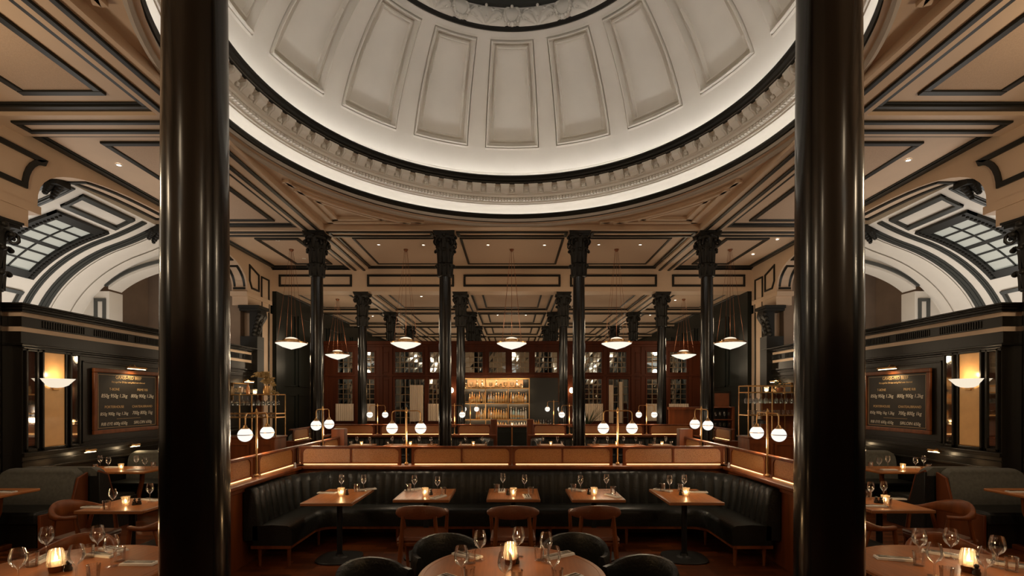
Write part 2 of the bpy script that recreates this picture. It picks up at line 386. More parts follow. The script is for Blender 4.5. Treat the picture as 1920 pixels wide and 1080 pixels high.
# ---- panelled dome
AR, BR, ZS = 4.15, 3.29, 6.5
def dome_rz(t):                                          # t = meridian angle
    return AR * math.cos(t), ZS + BR * math.sin(t)
t0, t1 = math.acos(3.985 / AR), math.acos(2.80 / AR); tt = math.acos(2.64 / AR)
def arclen(t): r, z = dome_rz(t); return r
offs = [-.05, -.012, 0, .012, .03, .07, .105, .13, .145, .16, .18]
def prof(d):
    pr = [(-.05, .0), (-.012, .012), (0, -.04), (.012, .05), (.03, .055), (.07, -.06), (.105, -.10), (.13, -.02), (.145, -.012), (.16, -.10), (.18, -.11)]
    if d <= pr[0][0]: return 0
    for (a, u), (b, v) in zip(pr[:-1], pr[1:]):
        if d <= b: return u + (v - u) * (d - a) / (b - a)
    return pr[-1][1]
def mer_len(ta, tb, n=20):
    L = 0; p = dome_rz(ta)
    for i in range(1, n + 1):
        q_ = dome_rz(ta + (tb - ta) * i / n); L += math.hypot(q_[0] - p[0], q_[1] - p[1]); p = q_
    return L
rows_t = [(0 + .0001, -1)]
for i in range(1, 6): rows_t.append((t0 * i / 6 * .8, -1))
ds0 = lambda t: mer_len(t0, t) if t >= t0 else -mer_len(t, t0)
# convert distance to angle by stepping
def t_at(tref, d):
    t = tref; r, z = dome_rz(t); sp_ = math.hypot(AR * math.sin(t), BR * math.cos(t)); return t + d / sp_
ts = [.125, t0 * .55, t0 * .65, t0 * .78] + [t_at(t0, o) for o in offs]
tin0, tin1 = ts[-1], t_at(t1, -.18)
ts += [tin0 + (tin1 - tin0) * i / 8 for i in range(1, 8)]
ts += [t_at(t1, -o) for o in reversed(offs)] + [t1 + (tt - t1) * .6, tt]
HW = math.radians(8.35)                                  # half panel
cols = []
for k in range(16):
    ac = PI / 2 + 2 * PI * k / 16
    for o in offs: cols.append((ac - HW, o, 1))
    for i in range(1, 4): cols.append((ac, None, i))
    for o in reversed(offs): cols.append((ac + HW, o, -1))
vs = []; fs = []; nc = len(cols)
for t in ts:
    r, z = dome_rz(t); nrm = Vector((r / AR ** 2, (z - ZS) / BR ** 2)).normalized()
    rr = max(r, .1)
    dt_ = min(ds0(t), mer_len(t, t1) if t <= t1 else -mer_len(t1, t))
    for (a, o, sgn) in cols:
        if o is None: a2 = a + math.radians((sgn - 2) * 2.2); dl = 1.0
        else: a2 = a + sgn * o / 3.4; dl = o * rr / 3.4
        off = prof(min(dl, dt_))
        R = r - nrm.x * off; Z = z - nrm.y * off
        vs.append((R * math.cos(a2), DC[1] + R * math.sin(a2), Z))
for i in range(len(ts) - 1):
    for k in range(nc):
        k2 = (k + 1) % nc; fs.append((i * nc + k, i * nc + k2, (i + 1) * nc + k2, (i + 1) * nc + k))
struct(MB().add(vs, fs).build('ceiling_dome', 'white', ang=18))
# oculus
zo = dome_rz(tt)[1]
m = MB().lathe([(2.70, zo - .01), (2.66, zo - .045), (2.63, zo - .05), (2.60, zo - .03), (2.57, zo - .02), (2.57, zo + .12), (2.70, zo + .12)], NS, c)
struct(m.build('trim_7', 'blackgloss', ang=25))
m = MB(); nseg, nr = 1024, 30
vs = []; fs = []
def relief(u, v):                                        # u 0..1 inside one repeat, v 0..1 up the frieze
    uu = abs(u - .5) * 2; h = 0
    # shield at the middle of the repeat
    d = math.hypot((uu) / .26, (v - .55) / .42)
    if d < 1: h = max(h, .045 + .02 * math.sqrt(1 - d))
    elif d < 1.25: h = max(h, .07)
    # palmette between repeats
    a = math.atan2(1 - uu, v + .02); r = math.hypot((1 - uu) * 1.3, v)
    if r < .95: h = max(h, .03 + .03 * abs(math.cos(a * 5)) * (1 - r * .5))
    # leaf scrolls
    for cu, cv, sg in ((.42, .30, 1), (.68, .72, -1), (.60, .22, -1)):
        dx, dy = (uu - cu) * 1.5, v - cv; rr_ = math.hypot(dx, dy); an = math.atan2(dy, dx)
        if rr_ < .42: h = max(h, (.062 - .09 * rr_) * (.62 + .38 * math.cos(an * 4 * sg + rr_ * 16)))
    return h
for k in range(nseg):
    a = 2 * PI * k / nseg; u = (k * 16 / nseg + .0) % 1
    a += PI / 2 - PI / 16
    for j in range(nr):
        v_ = j / (nr - 1); env = math.sin(PI * min(1, max(0, v_))) ** .35
        R = 2.57 - .05 * v_ - .03 * env - 1.7 * relief(u, v_) * env + .03; Z = zo - .02 + .33 * v_
        vs.append((R * math.cos(a), DC[1] + R * math.sin(a), Z))
for k in range(nseg):
    k2 = (k + 1) % nseg
    for j in range(nr - 1): fs.append((k * nr + j, k2 * nr + j, k2 * nr + j + 1, k * nr + j + 1))
m.add(vs, fs)
for k in range(16):
    for w, (da, dz, rr) in enumerate(((0, -.05, .045), (-.022, -.03, .035), (.022, -.03, .035), (-.04, .0, .026), (.04, .0, .026), (-.196, .27, .03), (-.196, .05, .025), (.0, .28, .03))):
        a = PI / 2 + 2 * PI * k / 16 + da; m.sphere((2.47 * math.cos(a), DC[1] + 2.47 * math.sin(a), zo + .02 + dz), rr, 8, 5)
struct(m.build('trim_8', 'white', ang=60))
m = MB().lathe([(2.52, zo + .31), (2.44, zo + .32), (2.42, zo + .5), (2.42, zo + .9)], 96, c); m.lathe([(2.42, zo + .9), (.01, zo + 1.0)], 48, c)
for k in range(16):
    a = PI / 16 + 2 * PI * k / 16; m.tube([(2.40 * math.cos(a), DC[1] + 2.40 * math.sin(a), zo + .35), (2.40 * math.cos(a), DC[1] + 2.40 * math.sin(a), zo + .9)], .03, 6)
struct(m.build('ceiling_lantern', 'bandgrey', ang=25))

# ---- hidden led strips behind the two lips (the room's cove lighting)
def ring_led(name, r, z, w, label, mt='led'):
    o = MB().lathe([(r - w / 2, z), (r + w / 2, z), (r + w / 2, z + .008), (r - w / 2, z + .008)], 64, c, close=True).build(name, mt)
    tag(o, label, 'light strip'); return o
ring_led('cove_light_strip', 4.34, 5.99, .03, 'warm white light strip hidden behind the lower black ring of the dome')
ring_led('cove_light_strip', 3.94, 6.757, .04, 'warm white light strip hidden behind the upper black cornice of the dome', 'led2')

# ---- header wall and rear hall ceiling
hd = MB().box(-XW, Y2 - BH, ZR, XW, Y2 + BH, ZF + .2); struct(hd.build('wall_header', 'beige', smooth=False))
bk = MB()
for x0, x1 in ((-1.44, 1.44), (-4.30, -1.72), (1.72, 4.30), (-6.92, -4.75), (4.75, 6.92)):
    frame_y(bk, x0, ZR + .13, x1, ZR + .49, Y2 - BH, .06, .035)
bk.box(-XW, Y2 - BH - .09, ZF - .07, XW, Y2 - BH, ZF)
rb = MB(); rf = MB()
rr_ = [Y2, Y3, Y4, Y5, 29.0]; xl = [-XW, -XB, -XA, XA, XB, XW]
rb.box(-XW, Y2, ZRF, XW, 29.3, ZRF + .1)
for yy in rr_[1:]: rb.box(-XW, yy - .25, ZR, XW, yy + .25, ZRF + .05)
for xx in xl[1:-1]:
    rb.box(xx - .25, Y2 + BH, ZR, xx + .25, 29, ZRF + .05)
for (ya, yb) in zip(rr_[:-1], rr_[1:]):
    y0 = ya + .27; y1 = yb - .25
    for xx in xl[1:-1]: frame_h(bk, xx - .15, y0, xx + .15, y1, ZR, .05, .03)
    for xa, xb in zip(xl[:-1], xl[1:]):
        a = xa + (.25 if xa > -7 else .0); b = xb - (.25 if xb < 7 else .0)
        frame_h(bk, a + .03, yb - .15, b - .03, yb + .15, ZR, .05, .03)
        frame_h(bk, a, y0, b, y1, ZRF, .07, .05)
        frame_h(bk, a + .35, y0 + .35, b - .35, y1 - .35, ZRF, .06, .03); rf.box(a + .41, y0 + .41, ZRF - .008, b - .41, y1 - .41, ZRF + .01)
struct(rb.build('ceiling_rear', 'beige', smooth=False)); struct(rf.build('ceiling_rear_field', 'field', smooth=False))
struct(bk.build('trim_9', 'blackgloss', smooth=False, bev=.008, seg=1))
struct(MB().box(-XW - .3, 29, 0, XW + .3, 29.3, ZR + .2).build('wall_rear', 'greenwall', smooth=False))

# ---- side walls: arcade, vaults, booth wall
for s, side in ((-1, 'left'), (1, 'right')):
    # arcade wall as profile in (Y,z): bay opening from ya to yb
    wall = MB(); trim = MB()
    def arch(ya, yb, zs=4.75, hgt=.93, n=28, p=3.0):
        yc, hw = (ya + yb) / 2, (yb - ya) / 2; out = []
        for i in range(n + 1):
            th = PI * (1 - i / n); t = math.copysign(abs(math.cos(th)) ** (2 / p), math.cos(th)); zz = abs(math.sin(th)) ** (2 / p)
            out.append((yc + hw * t, zs + hgt * zz))
        return out
    bays = [(.62, 6.50), (7.44, 13.35)]
    th0, th1 = s * XW, s * (XW + .42)
    # strip above each arch, piers between
    for ya, yb in bays:
        A = arch(ya, yb)
        for (p, r) in zip(A[:-1], A[1:]):
            if r[0] - p[0] < 1e-4: continue
            q0 = [(th0, p[0], p[1]), (th1, p[0], p[1]), (th1, r[0], r[1]), (th0, r[0], r[1])]
            wall.hexa(q0, [(x, y, ZF + .1) for x, y, z in q0])
    x0, x1 = sorted((th0, th1))
    for ya, yb in ((-2.2, .62), (6.50, 7.44), (13.35, 14.73)): wall.box(x0, ya, 4.75, x1, yb, ZF + .1)
    # impost blocks
    for yc_, hw in ((6.97, .49), (13.95, .70)):
        xa, xb = sorted((s * (XW - .04), s * (XW + .42)))
        wall.box(xa, yc_ - hw, 4.66, xb, yc_ + hw, 4.78)
        xa, xb = sorted((s * (XW - .02), s * (XW + .4))); wall.box(xa, yc_ - hw + (.18 if yc_ < 8 else .08), 4.42, xb, yc_ + hw - (.18 if yc_ < 8 else .08), 4.66)
    # pale pilaster beside the header
    xa, xb = sorted((s * (XW), s * (XW + .6))); wall.box(xa, 13.75, 0, xb, 14.75, 4.42)
    struct(wall.build('wall_' + side, 'beige', ang=20))
    # black lines : spandrel panels and pilaster panels, intrados panels
    def fr_x(poly, w=.05, t=.03, x=None):
        x = XW if x is None else x
        n = len(poly); cy = sum(p[0] for p in poly) / n; cz = sum(p[1] for p in poly) / n
        for i in range(n):
            a, b = poly[i], poly[(i + 1) % n]
            area = sum(poly[k][0] * poly[(k + 1) % n][1] - poly[(k + 1) % n][0] * poly[k][1] for k in range(n)); sg = 1 if area > 0 else -1
            def ins(k):
                p0, p1, p2 = Vector(poly[(k - 1) % n]), Vector(poly[k % n]), Vector(poly[(k + 1) % n])
                d1, d2 = (p1 - p0).normalized(), (p2 - p1).normalized(); n1, n2 = Vector((-d1.y, d1.x)) * sg, Vector((-d2.y, d2.x)) * sg
                v = (n1 + n2).normalized(); v *= w / max(.35, v.dot(n1)); return (p1.x + v.x, p1.y + v.y)
            ai, bi = ins(i), ins(i + 1)
            q = [(a[0], a[1]), (b[0], b[1]), bi, ai]
            trim.hexa([(s * (x - t), u, v) for u, v in q], [(s * (x + .01), u, v) for u, v in q])
    def spandrel(yc_, d):
        pts = [(yc_, 5.52), (yc_ + d * .62, 5.50)]
        for i in range(6):
            a = i / 5; pts.append((yc_ + d * (.62 - .22 * math.sin(a * PI / 2)), 5.46 - .48 * a))
        pts.append((yc_, 4.98)); return pts
    cv = [(.30 + .28 * (1 - math.cos(PI / 2 * i / 7)), 4.98 + .46 * math.sin(PI / 2 * i / 7)) for i in range(8)]
    poly = [(6.97 + a, z) for a, z in cv] + [(6.97 + .62, 5.54), (6.97 - .62, 5.54)] + [(6.97 - a, z) for a, z in reversed(cv)]
    fr_x(poly, .075)
    fr_x([(13.30 + .12, 5.55), (13.95, 5.38), (13.95, 4.90), (13.42 + .12, 4.90), (13.42, 5.1)], .045)
    fr_x([(14.06, 5.38), (14.52, 5.38), (14.52, .6), (14.06, .6)], .04)
    # ceiling / wall cornice mould and lower band line
    for yy in (0,):
        xa, xb = sorted((s * (XW - .03), s * XW)); 
    struct(trim.build('trim_' + str(10 + (s > 0)), 'blackgloss', smooth=False))
    # --- vault over the aisle behind the arcade
    cx, cz, A_, B_ = 7.15, 3.0, 3.1, 2.4
    def vp(th, Y, k=0.0):                                # th 0 = crown, pi/2 = springing ; k = inward offset
        x = cx + (A_ - k) * math.sin(th); z = cz + (B_ - k) * math.cos(th)
        if th < .42: z += .20 * ((.42 - th) / .294) ** 2
        return (s * x, Y, z)
    v = MB(); th_s = math.asin(.39 / A_); thn = [th_s + (.42 - th_s) * i / 8 for i in range(8)] + [.42 + (PI / 2 - .42) * i / 16 for i in range(17)]
    v.loft([[vp(th_s, Y) for Y in (-1, 13.5)], [(s * 7.54, Y, 5.76) for Y in (-1, 13.5)]], closed_sec=False)
    v.loft([[vp(t, Y) for t in thn] for Y in (-1, 3.0, 7.2, 8.8, 10.1, 11.6)], closed_sec=False)
    # shallow stepped ribs
    for Ya, Yb, k in ((10.78, 11.0, .02), (11.25, 11.5, .03)):
        v.loft([[vp(t, Ya, k) for t in thn], [vp(t, Yb, k) for t in thn]], closed_sec=False)
    xw0, xw1 = s * (cx + A_), s * (cx + A_ + .2); xa, xb = sorted((xw0, xw1)); v.box(xa, -1, 0, xb, 13.6, cz + .05)
    # end arch wall at Y=11.6
    end = []
    R1 = []
    zi = lambda th: vp(th, 11.6)
    tar = [1.0 * i / 24 * 1.08 for i in range(25)]
    oi = [(7.15 + 2.6 * math.sin(t), 3.88 + 1.25 * math.cos(t)) for t in tar]   # opening edge
    oo = [(x_, max(z_ + .2, 3.0 + 2.6 * math.sqrt(max(0, 1 - ((x_ - 7.15) / 3.3) ** 2)))) for x_, z_ in oi]
    for i in range(24):
        q = [oi[i], oi[i + 1], oo[i + 1], oo[i]]
        v.hexa([(s * x, 11.6, z) for x, z in q], [(s * x, 12.0, z) for x, z in q])
    xa, xb = sorted((s * 9.42, s * 10.4)); v.box(xa, 11.6, 0, xb, 12.0, 4.42)
    struct(v.build('wall_vault_' + side, 'vault', ang=30))
    b = MB(); xa, xb = sorted((s * 7.4, s * 10.4)); b.box(xa, 13.5, 0, xb, 13.7, 6); b.box(xa, 12.0, 5.45, xb, 13.6, 5.6)
    xa, xb = sorted((s * 9.9, s * 10.1)); b.box(xa, 12, 0, xb, 13.6, 5.4)
    struct(b.build('wall_recess_' + side, 'brownwall', smooth=False))
    # dark bands on the vault
    d = MB()
    def arc_band(Ya, Yb, k=.035, ta=0.09, tb=1.0):
        T = [PI / 2 * (ta + (tb - ta) * i / 22) for i in range(23)]
        for y0_, y1_, kk in ((Ya, Yb, k * .5), (Ya + (Yb - Ya) * .2, Ya + (Yb - Ya) * .45, k), (Ya + (Yb - Ya) * .6, Yb - (Yb - Ya) * .12, k * .8)):
            secs = []
            for t in T: secs.append([vp(t, y0_, -.01), vp(t, y1_, -.01), vp(t, y1_, kk), vp(t, y0_, kk)])
            d.loft(secs)
    for yy in (8.08, 10.50): arc_band(yy, yy + .22)
    for yy in (8.48, 10.17): arc_band(yy, yy + .14)
    for yy in (4.2, 1.8): arc_band(yy, yy + .15)
    def panel_frame(Ya, Yb, ta, tb, w=.085, k=.05):
        wa = w / 2.8
        for (y0_, y1_, a_, b_) in ((Ya, Ya + w, ta, tb), (Yb - w, Yb, ta, tb), (Ya, Yb, ta, ta + wa), (Ya, Yb, tb - wa, tb)):
            T = [a_ + (b_ - a_) * i / 10 for i in range(11)]
            for kk, ins in ((k * .55, 0), (k, .25)):
                dy = (y1_ - y0_) * ins * .5 if (y1_ - y0_) < .3 else 0
                d.loft([[vp(t, y0_ + dy, -.01), vp(t, y1_ - dy, -.01), vp(t, y1_ - dy, kk), vp(t, y0_ + dy, kk)] for t in T])
    panel_frame(8.85, 10.05, 1.10, 1.45, .08)
    panel_frame(8.80, 10.02, .15, .285, .075)
    # oblique frame near the pier, end-arch frame and pier frame
    T = [1.06 * i / 20 for i in range(21)]
    for ra, rb_ in ((.06, .13), (.24, .28)):
        e_ = lambda t, o, y: (s * (7.15 + (2.6 + o) * math.sin(t)), y, 3.88 + (1.25 + o) * math.cos(t))
        d.loft([[e_(t, ra, 11.56), e_(t, rb_, 11.56), e_(t, rb_, 11.62), e_(t, ra, 11.62)] for t in T])
    xa, xb = sorted((s * 9.49, s * 9.76)); frame_y(d, xa, 1.8, xb, 4.25, 11.6, .07, .03)
    # soffit panel on the crown side strip
    xa, xb = sorted((s * 7.25, s * 7.62)); 
    struct(d.build('trim_' + str(12 + (s > 0)), 'bandgrey', ang=30))
    # pier block carrying the frame
    # skylight (window)
    w = MB()
    ya, yb, ta, tb = 8.87, 10.03, .33, .98
    def strip(y0_, y1_, a_, b_, k0, k1):
        T = [a_ + (b_ - a_) * i / 12 for i in range(13)]
        w.loft([[vp(t, y0_, k0), vp(t, y1_, k0), vp(t, y1_, k1), vp(t, y0_, k1)] for t in T])
    fw = .17; fa = fw / 2.75
    for y0_, y1_, a_, b_ in ((ya, ya + fw, ta, tb), (yb - fw, yb, ta, tb), (ya, yb, ta, ta + fa), (ya, yb, tb - fa, tb)):
        strip(y0_, y1_, a_, b_, -.04, .06)
    for i in range(26):                                   # small leaf enrichment along the frame
        t = ta + (tb - ta) * (i + .5) / 26; px, py, pz = vp(t, yb - fw * .6, .065); w.sphere((px, py, pz), .028, 6, 4); px, py, pz = vp(t, ya + fw * .6, .065); w.sphere((px, py, pz), .028, 6, 4)
    win = thing('window_' + str(1 + (s > 0)), '', 'window'); del win['label']; del win['category']; struct(win)
    w.build('window_frame', 'blackgloss', win, ang=30)
    g = MB(); T = [ta + fa + (tb - ta - 2 * fa) * i / 14 for i in range(15)]
    g.loft([[vp(t, ya + fw, 0.01), vp(t, yb - fw, 0.01)] for t in T], closed_sec=False); g.build('pane', 'sky', win)
    w = MB()
    for i in range(1, 6):
        t = ta + fa + (tb - ta - 2 * fa) * i / 6; h_ = .012 if i != 3 else .028
        strip(ya + fw, yb - fw, t - h_ / 2, t + h_ / 2, 0, .03)
    strip((ya + yb) / 2 - .012, (ya + yb) / 2 + .012, ta + fa, tb - fa, 0, .03)
    w.build('glazing_bar', 'blackgloss', win, ang=30)
    # corbels at the crown
    for yy in (8.28, 10.63, 13.15):
        k_ = MB(); xx = s * 7.66; zz = 5.45
        k_.box(xx - .18, yy - .13, 5.44, xx + .18, yy + .13, 5.60)
        for q_ in range(5):
            k_.sphere((xx - s * .02 + s * .02 * q_, yy - .08, 5.46 - .035 * q_), .075 - .008 * q_, 8, 5); k_.sphere((xx + s * .02 * q_, yy + .08, 5.46 - .035 * q_), .075 - .008 * q_, 8, 5)
            k_.sphere((xx - s * .1 + s * .03 * q_, yy, 5.46 - .05 * q_), .07 - .008 * q_, 8, 5)
        struct(k_.build('trim_' + str(14 + (s > 0)), 'capital', ang=50))
    # flat arcade intrados panel (black frame on the soffit strip)
    it = MB(); Afull = arch(7.62, 13.35)
    Afull = arch(7.44, 13.35, n=120)
    for lo, hi in ((8.35, 10.45), (10.8, 12.75), (12.95, 13.34)):
        sub_ = [p for p in Afull if lo <= p[0] <= hi]
        if hi > 13: sub_ = [p for p in Afull if p[0] >= 12.98 and p[1] > 4.85]
        for xa_, xb_ in ((XW + .05, XW + .11), (XW + .31, XW + .37)):
            it.loft([[(s * xa_, y, z - .03), (s * xb_, y, z - .03), (s * xb_, y, z + .02), (s * xa_, y, z + .02)] for y, z in sub_])
        for e in (sub_[0], sub_[-1]):
            it.box(s * (XW + .05), e[0] - .03, e[1] - .03, s * (XW + .37), e[0] + .03, e[1] + .02)
    struct(it.build('trim_' + str(16 + (s > 0)), 'blackgloss', smooth=False))
    # --- dark panelled booth wall in the arcade
    XI = 7.05
    def bx(mb, x0, y0, z0, x1, y1, z1): mb.box(s * x0, y0, z0, s * x1, y1, z1)
    bw = MB(); bx(bw, XI, 7.14, 0, XI + .3, 13.72, 2.7)
    bx(bw, XI - .02, 7.10, 2.70, XI + .34, 13.74, 2.87)
    bx(bw, XI - .01, 7.12, 2.94, XI + .33, 13.74, 3.09)
    for k, (o, z0, z1) in enumerate(((.05, 3.15, 3.18), (.09, 3.18, 3.215), (.13, 3.215, 3.235), (.17, 3.235, 3.26))): bx(bw, XI - o, 7.14 - o, z0, XI + .34, 13.74, z1)
    bx(bw, XI - .05, 7.09, 2.67, XI + .34, 13.74, 2.70); bx(bw, XI - .04, 7.10, 0, XI + .3, 13.74, .15)
    # near return
    bx(bw, XI + .3, 7.14, 0, XI + 3.2, 7.34, 2.7); bx(bw, XI + .3, 7.10, 2.70, XI + 3.2, 7.4, 2.87); bx(bw, XI + .3, 7.12, 2.94, XI + 3.2, 7.4, 3.09); bx(bw, XI + .3, 7.0, 3.15, XI + 3.2, 7.4, 3.26)
    # flutes in the frieze, round paterae
    for k in range(150):
        yy = 7.35 + k * .042
        if int((k + 2) / 22) != int((k) / 22) or (k % 22) in (20, 21, 0, 1): continue
        bx(bw, XI - .025, yy, 2.96, XI, yy + .02, 3.07)
    # rails, stiles and panel mouldings
    for z0, z1, o in ((2.60, 2.63, .03), (1.06, 1.12, .05), (.98, 1.0, .03), (.86, .89, .04), (2.635, 2.645, .045)): bx(bw, XI - o, 7.12, z0, XI, 13.74, z1)
    for ya, yb in ((8.12, 10.05), (10.2, 12.1), (12.25, 13.6)):
        for a, b_, c_, d_ in ((ya, 1.17, yb, 1.20), (ya, 2.50, yb, 2.53), (ya, 1.17, ya + .03, 2.53), (yb - .03, 1.17, yb, 2.53)): bx(bw, XI - .025, a, b_, XI, c_, d_)
    for ya, yb in ((7.17, 7.36), (7.42, 7.83), (7.89, 8.08)):
        for a, b_, c_, d_ in ((ya, 1.13, yb, 1.17), (ya, 2.60, yb, 2.64), (ya, 1.13, ya + .03, 2.64), (yb - .03, 1.13, yb, 2.64)): bx(bw, XI - .035, a, b_, XI, c_, d_)
    struct(bw.build('wall_booth_' + side, 'darkwood', smooth=False, bev=.004, seg=1))
    cr = MB(); bx(cr, XI, 7.12, 2.87, XI + .32, 13.74, 2.94); bx(cr, XI, 7.12, 3.09, XI + .32, 13.74, 3.15); bx(cr, XI + .32, 7.12, 2.87, XI + 3.2, 7.3, 2.94); bx(cr, XI + .32, 7.12, 3.09, XI + 3.2, 7.3, 3.15)
    struct(cr.build('trim_' + str(18 + (s > 0)), 'beige', smooth=False))
    # dark pilaster with console at the pier
    pl = MB(); bx(pl, XI - .16, 13.42, 0, XI + .3, 13.78, 3.6)
    bx(pl, XI - .26, 13.30, 4.34, XI + .3, 13.90, 4.42); bx(pl, XI - .2, 13.36, 4.28, XI + .3, 13.84, 4.34)
    prof_ = [(0, 3.5), (.12, 3.52), (.16, 3.6), (.13, 3.72), (.17, 3.80), (.2, 3.95), (.27, 4.06), (.32, 4.15), (.30, 4.28), (0, 4.28)]
    pl.loft([[(s * (XI + .06 - a), yy, z) for a, z in prof_] for yy in (13.43, 13.77)])
    for q_ in range(6): pl.sphere((s * (XI - .2 + .03 * q_), 13.42, 4.2 - .11 * q_), .06, 8, 5); pl.sphere((s * (XI - .2 + .03 * q_), 13.6, 4.16 - .11 * q_), .075, 8, 5)
    struct(pl.build('trim_' + str(20 + (s > 0)), 'capital', ang=40))
    # wall of the rear hall
    rw = MB(); bx(rw, XW, 15.0, 0, XW + .2, 29.2, ZRF + .1)
    for k in range(10):
        ya = 15.1 + k * 1.4
        for a, b_, c_, d_ in ((ya, .4, ya + 1.2, .45), (ya, 2.0, ya + 1.2, 2.05), (ya, .4, ya + .05, 2.0), (ya + 1.15, .4, ya + 1.2, 2.0), (ya, 2.3, ya + .05, 4.6), (ya + 1.15, 2.3, ya + 1.2, 4.6), (ya, 4.6, ya + 1.2, 4.65), (ya, 2.3, ya + 1.2, 2.35)): bx(rw, XW - .03, a, b_, XW, c_, d_)
    bx(rw, XW - .12, 14.74, 0, XW + .6, 15.3, ZR)
    struct(rw.build('wall_rear_' + side, 'greenwall', smooth=False))
    # up-lighting hidden on top of the booth wall
    o = MB().box(s * (XI + .25), 7.5, 3.262, s * (XI + .31), 11.4, 3.275).build('cornice_light_strip', 'led')
    tag(o, 'light strip lying on top of the dark %s booth cornice' % side, 'light strip')
    L = bpy.data.lights.new('vault_uplight', 'AREA'); L.shape = 'RECTANGLE'; L.size = 1.2; L.size_y = 3.6; L.energy = 62; L.color = (1, .92, .83)
    lo = bpy.data.objects.new('vault_uplight', L); COL.objects.link(lo); lo.location = (s * 8.6, 9.6, 2.4); lo.rotation_euler = (PI, 0, 0)

m = MB(); m.box(-XW - 4, -2.6, 2.9, XW + 4, -2.2, 6.0); struct(m.build('wall_front', 'beige', smooth=False))
m = MB(); m.box(-XW - 4, -2.55, 0, XW + 4, -2.15, 2.9); struct(m.build('wall_front_panelling', 'screenwood', smooth=False))
for s in (-1, 1):
    xa, xb = sorted((s * XW, s * (XW + .3))); m = MB(); m.box(xa, -2.2, 0, xb, .62, 4.75); m.box(xa, .62, 0, xb, 6.6, 1.3); struct(m.build('wall_side_' + ('left' if s < 0 else 'right'), 'darkwood', smooth=False))
    xa, xb = sorted((s * XW, s * (XW + 3.4))); m = MB(); m.box(xa, -1.3, 0, xb, -1.0, 6.0); struct(m.build('wall_aisle_end_' + ('left' if s < 0 else 'right'), 'vault', smooth=False))
for k in range(8):                                        # unseen spots added behind the upper cornice to even out the dome's light
    a = 2 * PI * (k + .5) / 8; p = Vector((3.98 * math.cos(a), DC[1] + 3.98 * math.sin(a), 6.84)); q = Vector((-2.6 * math.cos(a), DC[1] - 2.6 * math.sin(a), 8.7))
    L = bpy.data.lights.new('added_dome_fill', 'SPOT'); L.energy = 42; L.spot_size = math.radians(85); L.spot_blend = 1; L.color = (1, .945, .87); L.shadow_soft_size = .08
    o = bpy.data.objects.new('added_dome_fill', L); COL.objects.link(o); o.location = p; o.rotation_euler = (q - p).to_track_quat('-Z', 'Y').to_euler()
# ================================================================== columns
def column_proto(zt, r, label):
    t = thing('iron_column', label, 'column', (0, 0, 0))
    t['kind'] = 'thing'
    m = MB().lathe([(r * 1.28, 0), (r * 1.28, .12), (r * 1.15, .16), (r * 1.22, .2), (r * 1.05, .26), (r, .34), (r * 1.0, 1.2), (r * .985, 2.2), (r * .95, 3.4), (r * .885, zt - 1.02)], 40)
    m.build('shaft', 'column', t, ang=30)
    c_ = MB(); z = zt - 1.02; k = r / .15
    c_.lathe([(r * .9, 0), (r * 1.08, .01), (r * 1.1, .035), (r * .95, .06), (r * .92, .18), (r * 1.0, .24), (r * 1.18, .27), (r * 1.2, .30), (r * .98, .33), (r * .95, .45), (r * 1.1, .7), (r * 1.5, .92)], 24, (0, 0, z))
    for tier, (z0, h, out, n, off) in enumerate(((.02, .27, .30, 8, 0), (.32, .32, .42, 8, 0), (.46, .40, .62, 8, PI / 8))):
        for q in range(n):
            a = 2 * PI * q / n + off; ca, sa = math.cos(a), math.sin(a); secs = []
            for i in range(7):
                u = i / 6; rad = r * (1.0 + .12 * u + out * max(0, u - .45) ** 1.5 * 2.2); zz = z + z0 + h * (math.sin(u * PI * .56) / math.sin(PI * .56) if u < .9 else .93)
                w = r * (.30 + .16 * math.sin(u * PI)) * (1 if i < 6 else .45); th = .018
                def q_(tt, dd): return ((rad + dd) * ca - tt * sa, (rad + dd) * sa + tt * ca, zz)
                secs.append([q_(-w, 0), q_(-w * .5, th * 1.6), q_(0, th), q_(w * .5, th * 1.6), q_(w, 0), q_(0, -th)])
            c_.loft(secs)
            ex = r * (1.0 + .12 + out * .90); c_.sphere((ex * ca, ex * sa, z + z0 + h * .86), r * .24, 8, 5)
    for q in range(4):                                    # corner volutes
        a = PI / 4 + PI / 2 * q; ca, sa = math.cos(a), math.sin(a)
        for e in (-1, 1):
            pts = []
            for i in range(15):
                u = i / 14; th = PI * .9 - u * 3.3 * PI; rr = r * (.62 * (1 - u) + .06)
                px = r * 1.62 + rr * math.cos(th) * .75; pz = .76 + rr * math.sin(th) * .8; tt = e * r * (.10 + .3 * (1 - u) ** 3)
                pts.append((px * ca - tt * sa, px * sa + tt * ca, z + pz))
            c_.tube(pts, [r * (.14 - .07 * i / 14) for i in range(15)], 6)
        a2 = PI / 2 * q; c_.sphere((r * 1.62 * math.cos(a2), r * 1.62 * math.sin(a2), z + .92), r * .26, 8, 6)
    # abacus with concave sides
    def ab(s_):
        P_ = []
        for q in range(4):
            a = PI / 4 + PI / 2 * q
            for i in range(9):
                u = i / 9; A = Vector((math.cos(a), math.sin(a))) * s_ * 1.36; B = Vector((math.cos(a + PI / 2), math.sin(a + PI / 2))) * s_ * 1.36
                p = A.lerp(B, u); p -= p.normalized() * (math.sin(u * PI) * s_ * .13); P_.append((p.x, p.y))
        return P_
    for s_, z0, z1 in ((r * 1.52, .92, .955), (r * 1.62, .955, .985), (r * 1.70, .985, 1.02)):
        c_.prism(ab(s_), z + z0, z + z1)
    c_.build('capital', 'capital', t, ang=40)
    return t
colA = column_proto(ZC, .150, '')
colB = column_proto(ZR, .145, '')
names = {(-1, 'n'): 'thick black polished column standing nearest the lens on the left', (1, 'n'): 'thick black polished column standing nearest the lens on the right'}
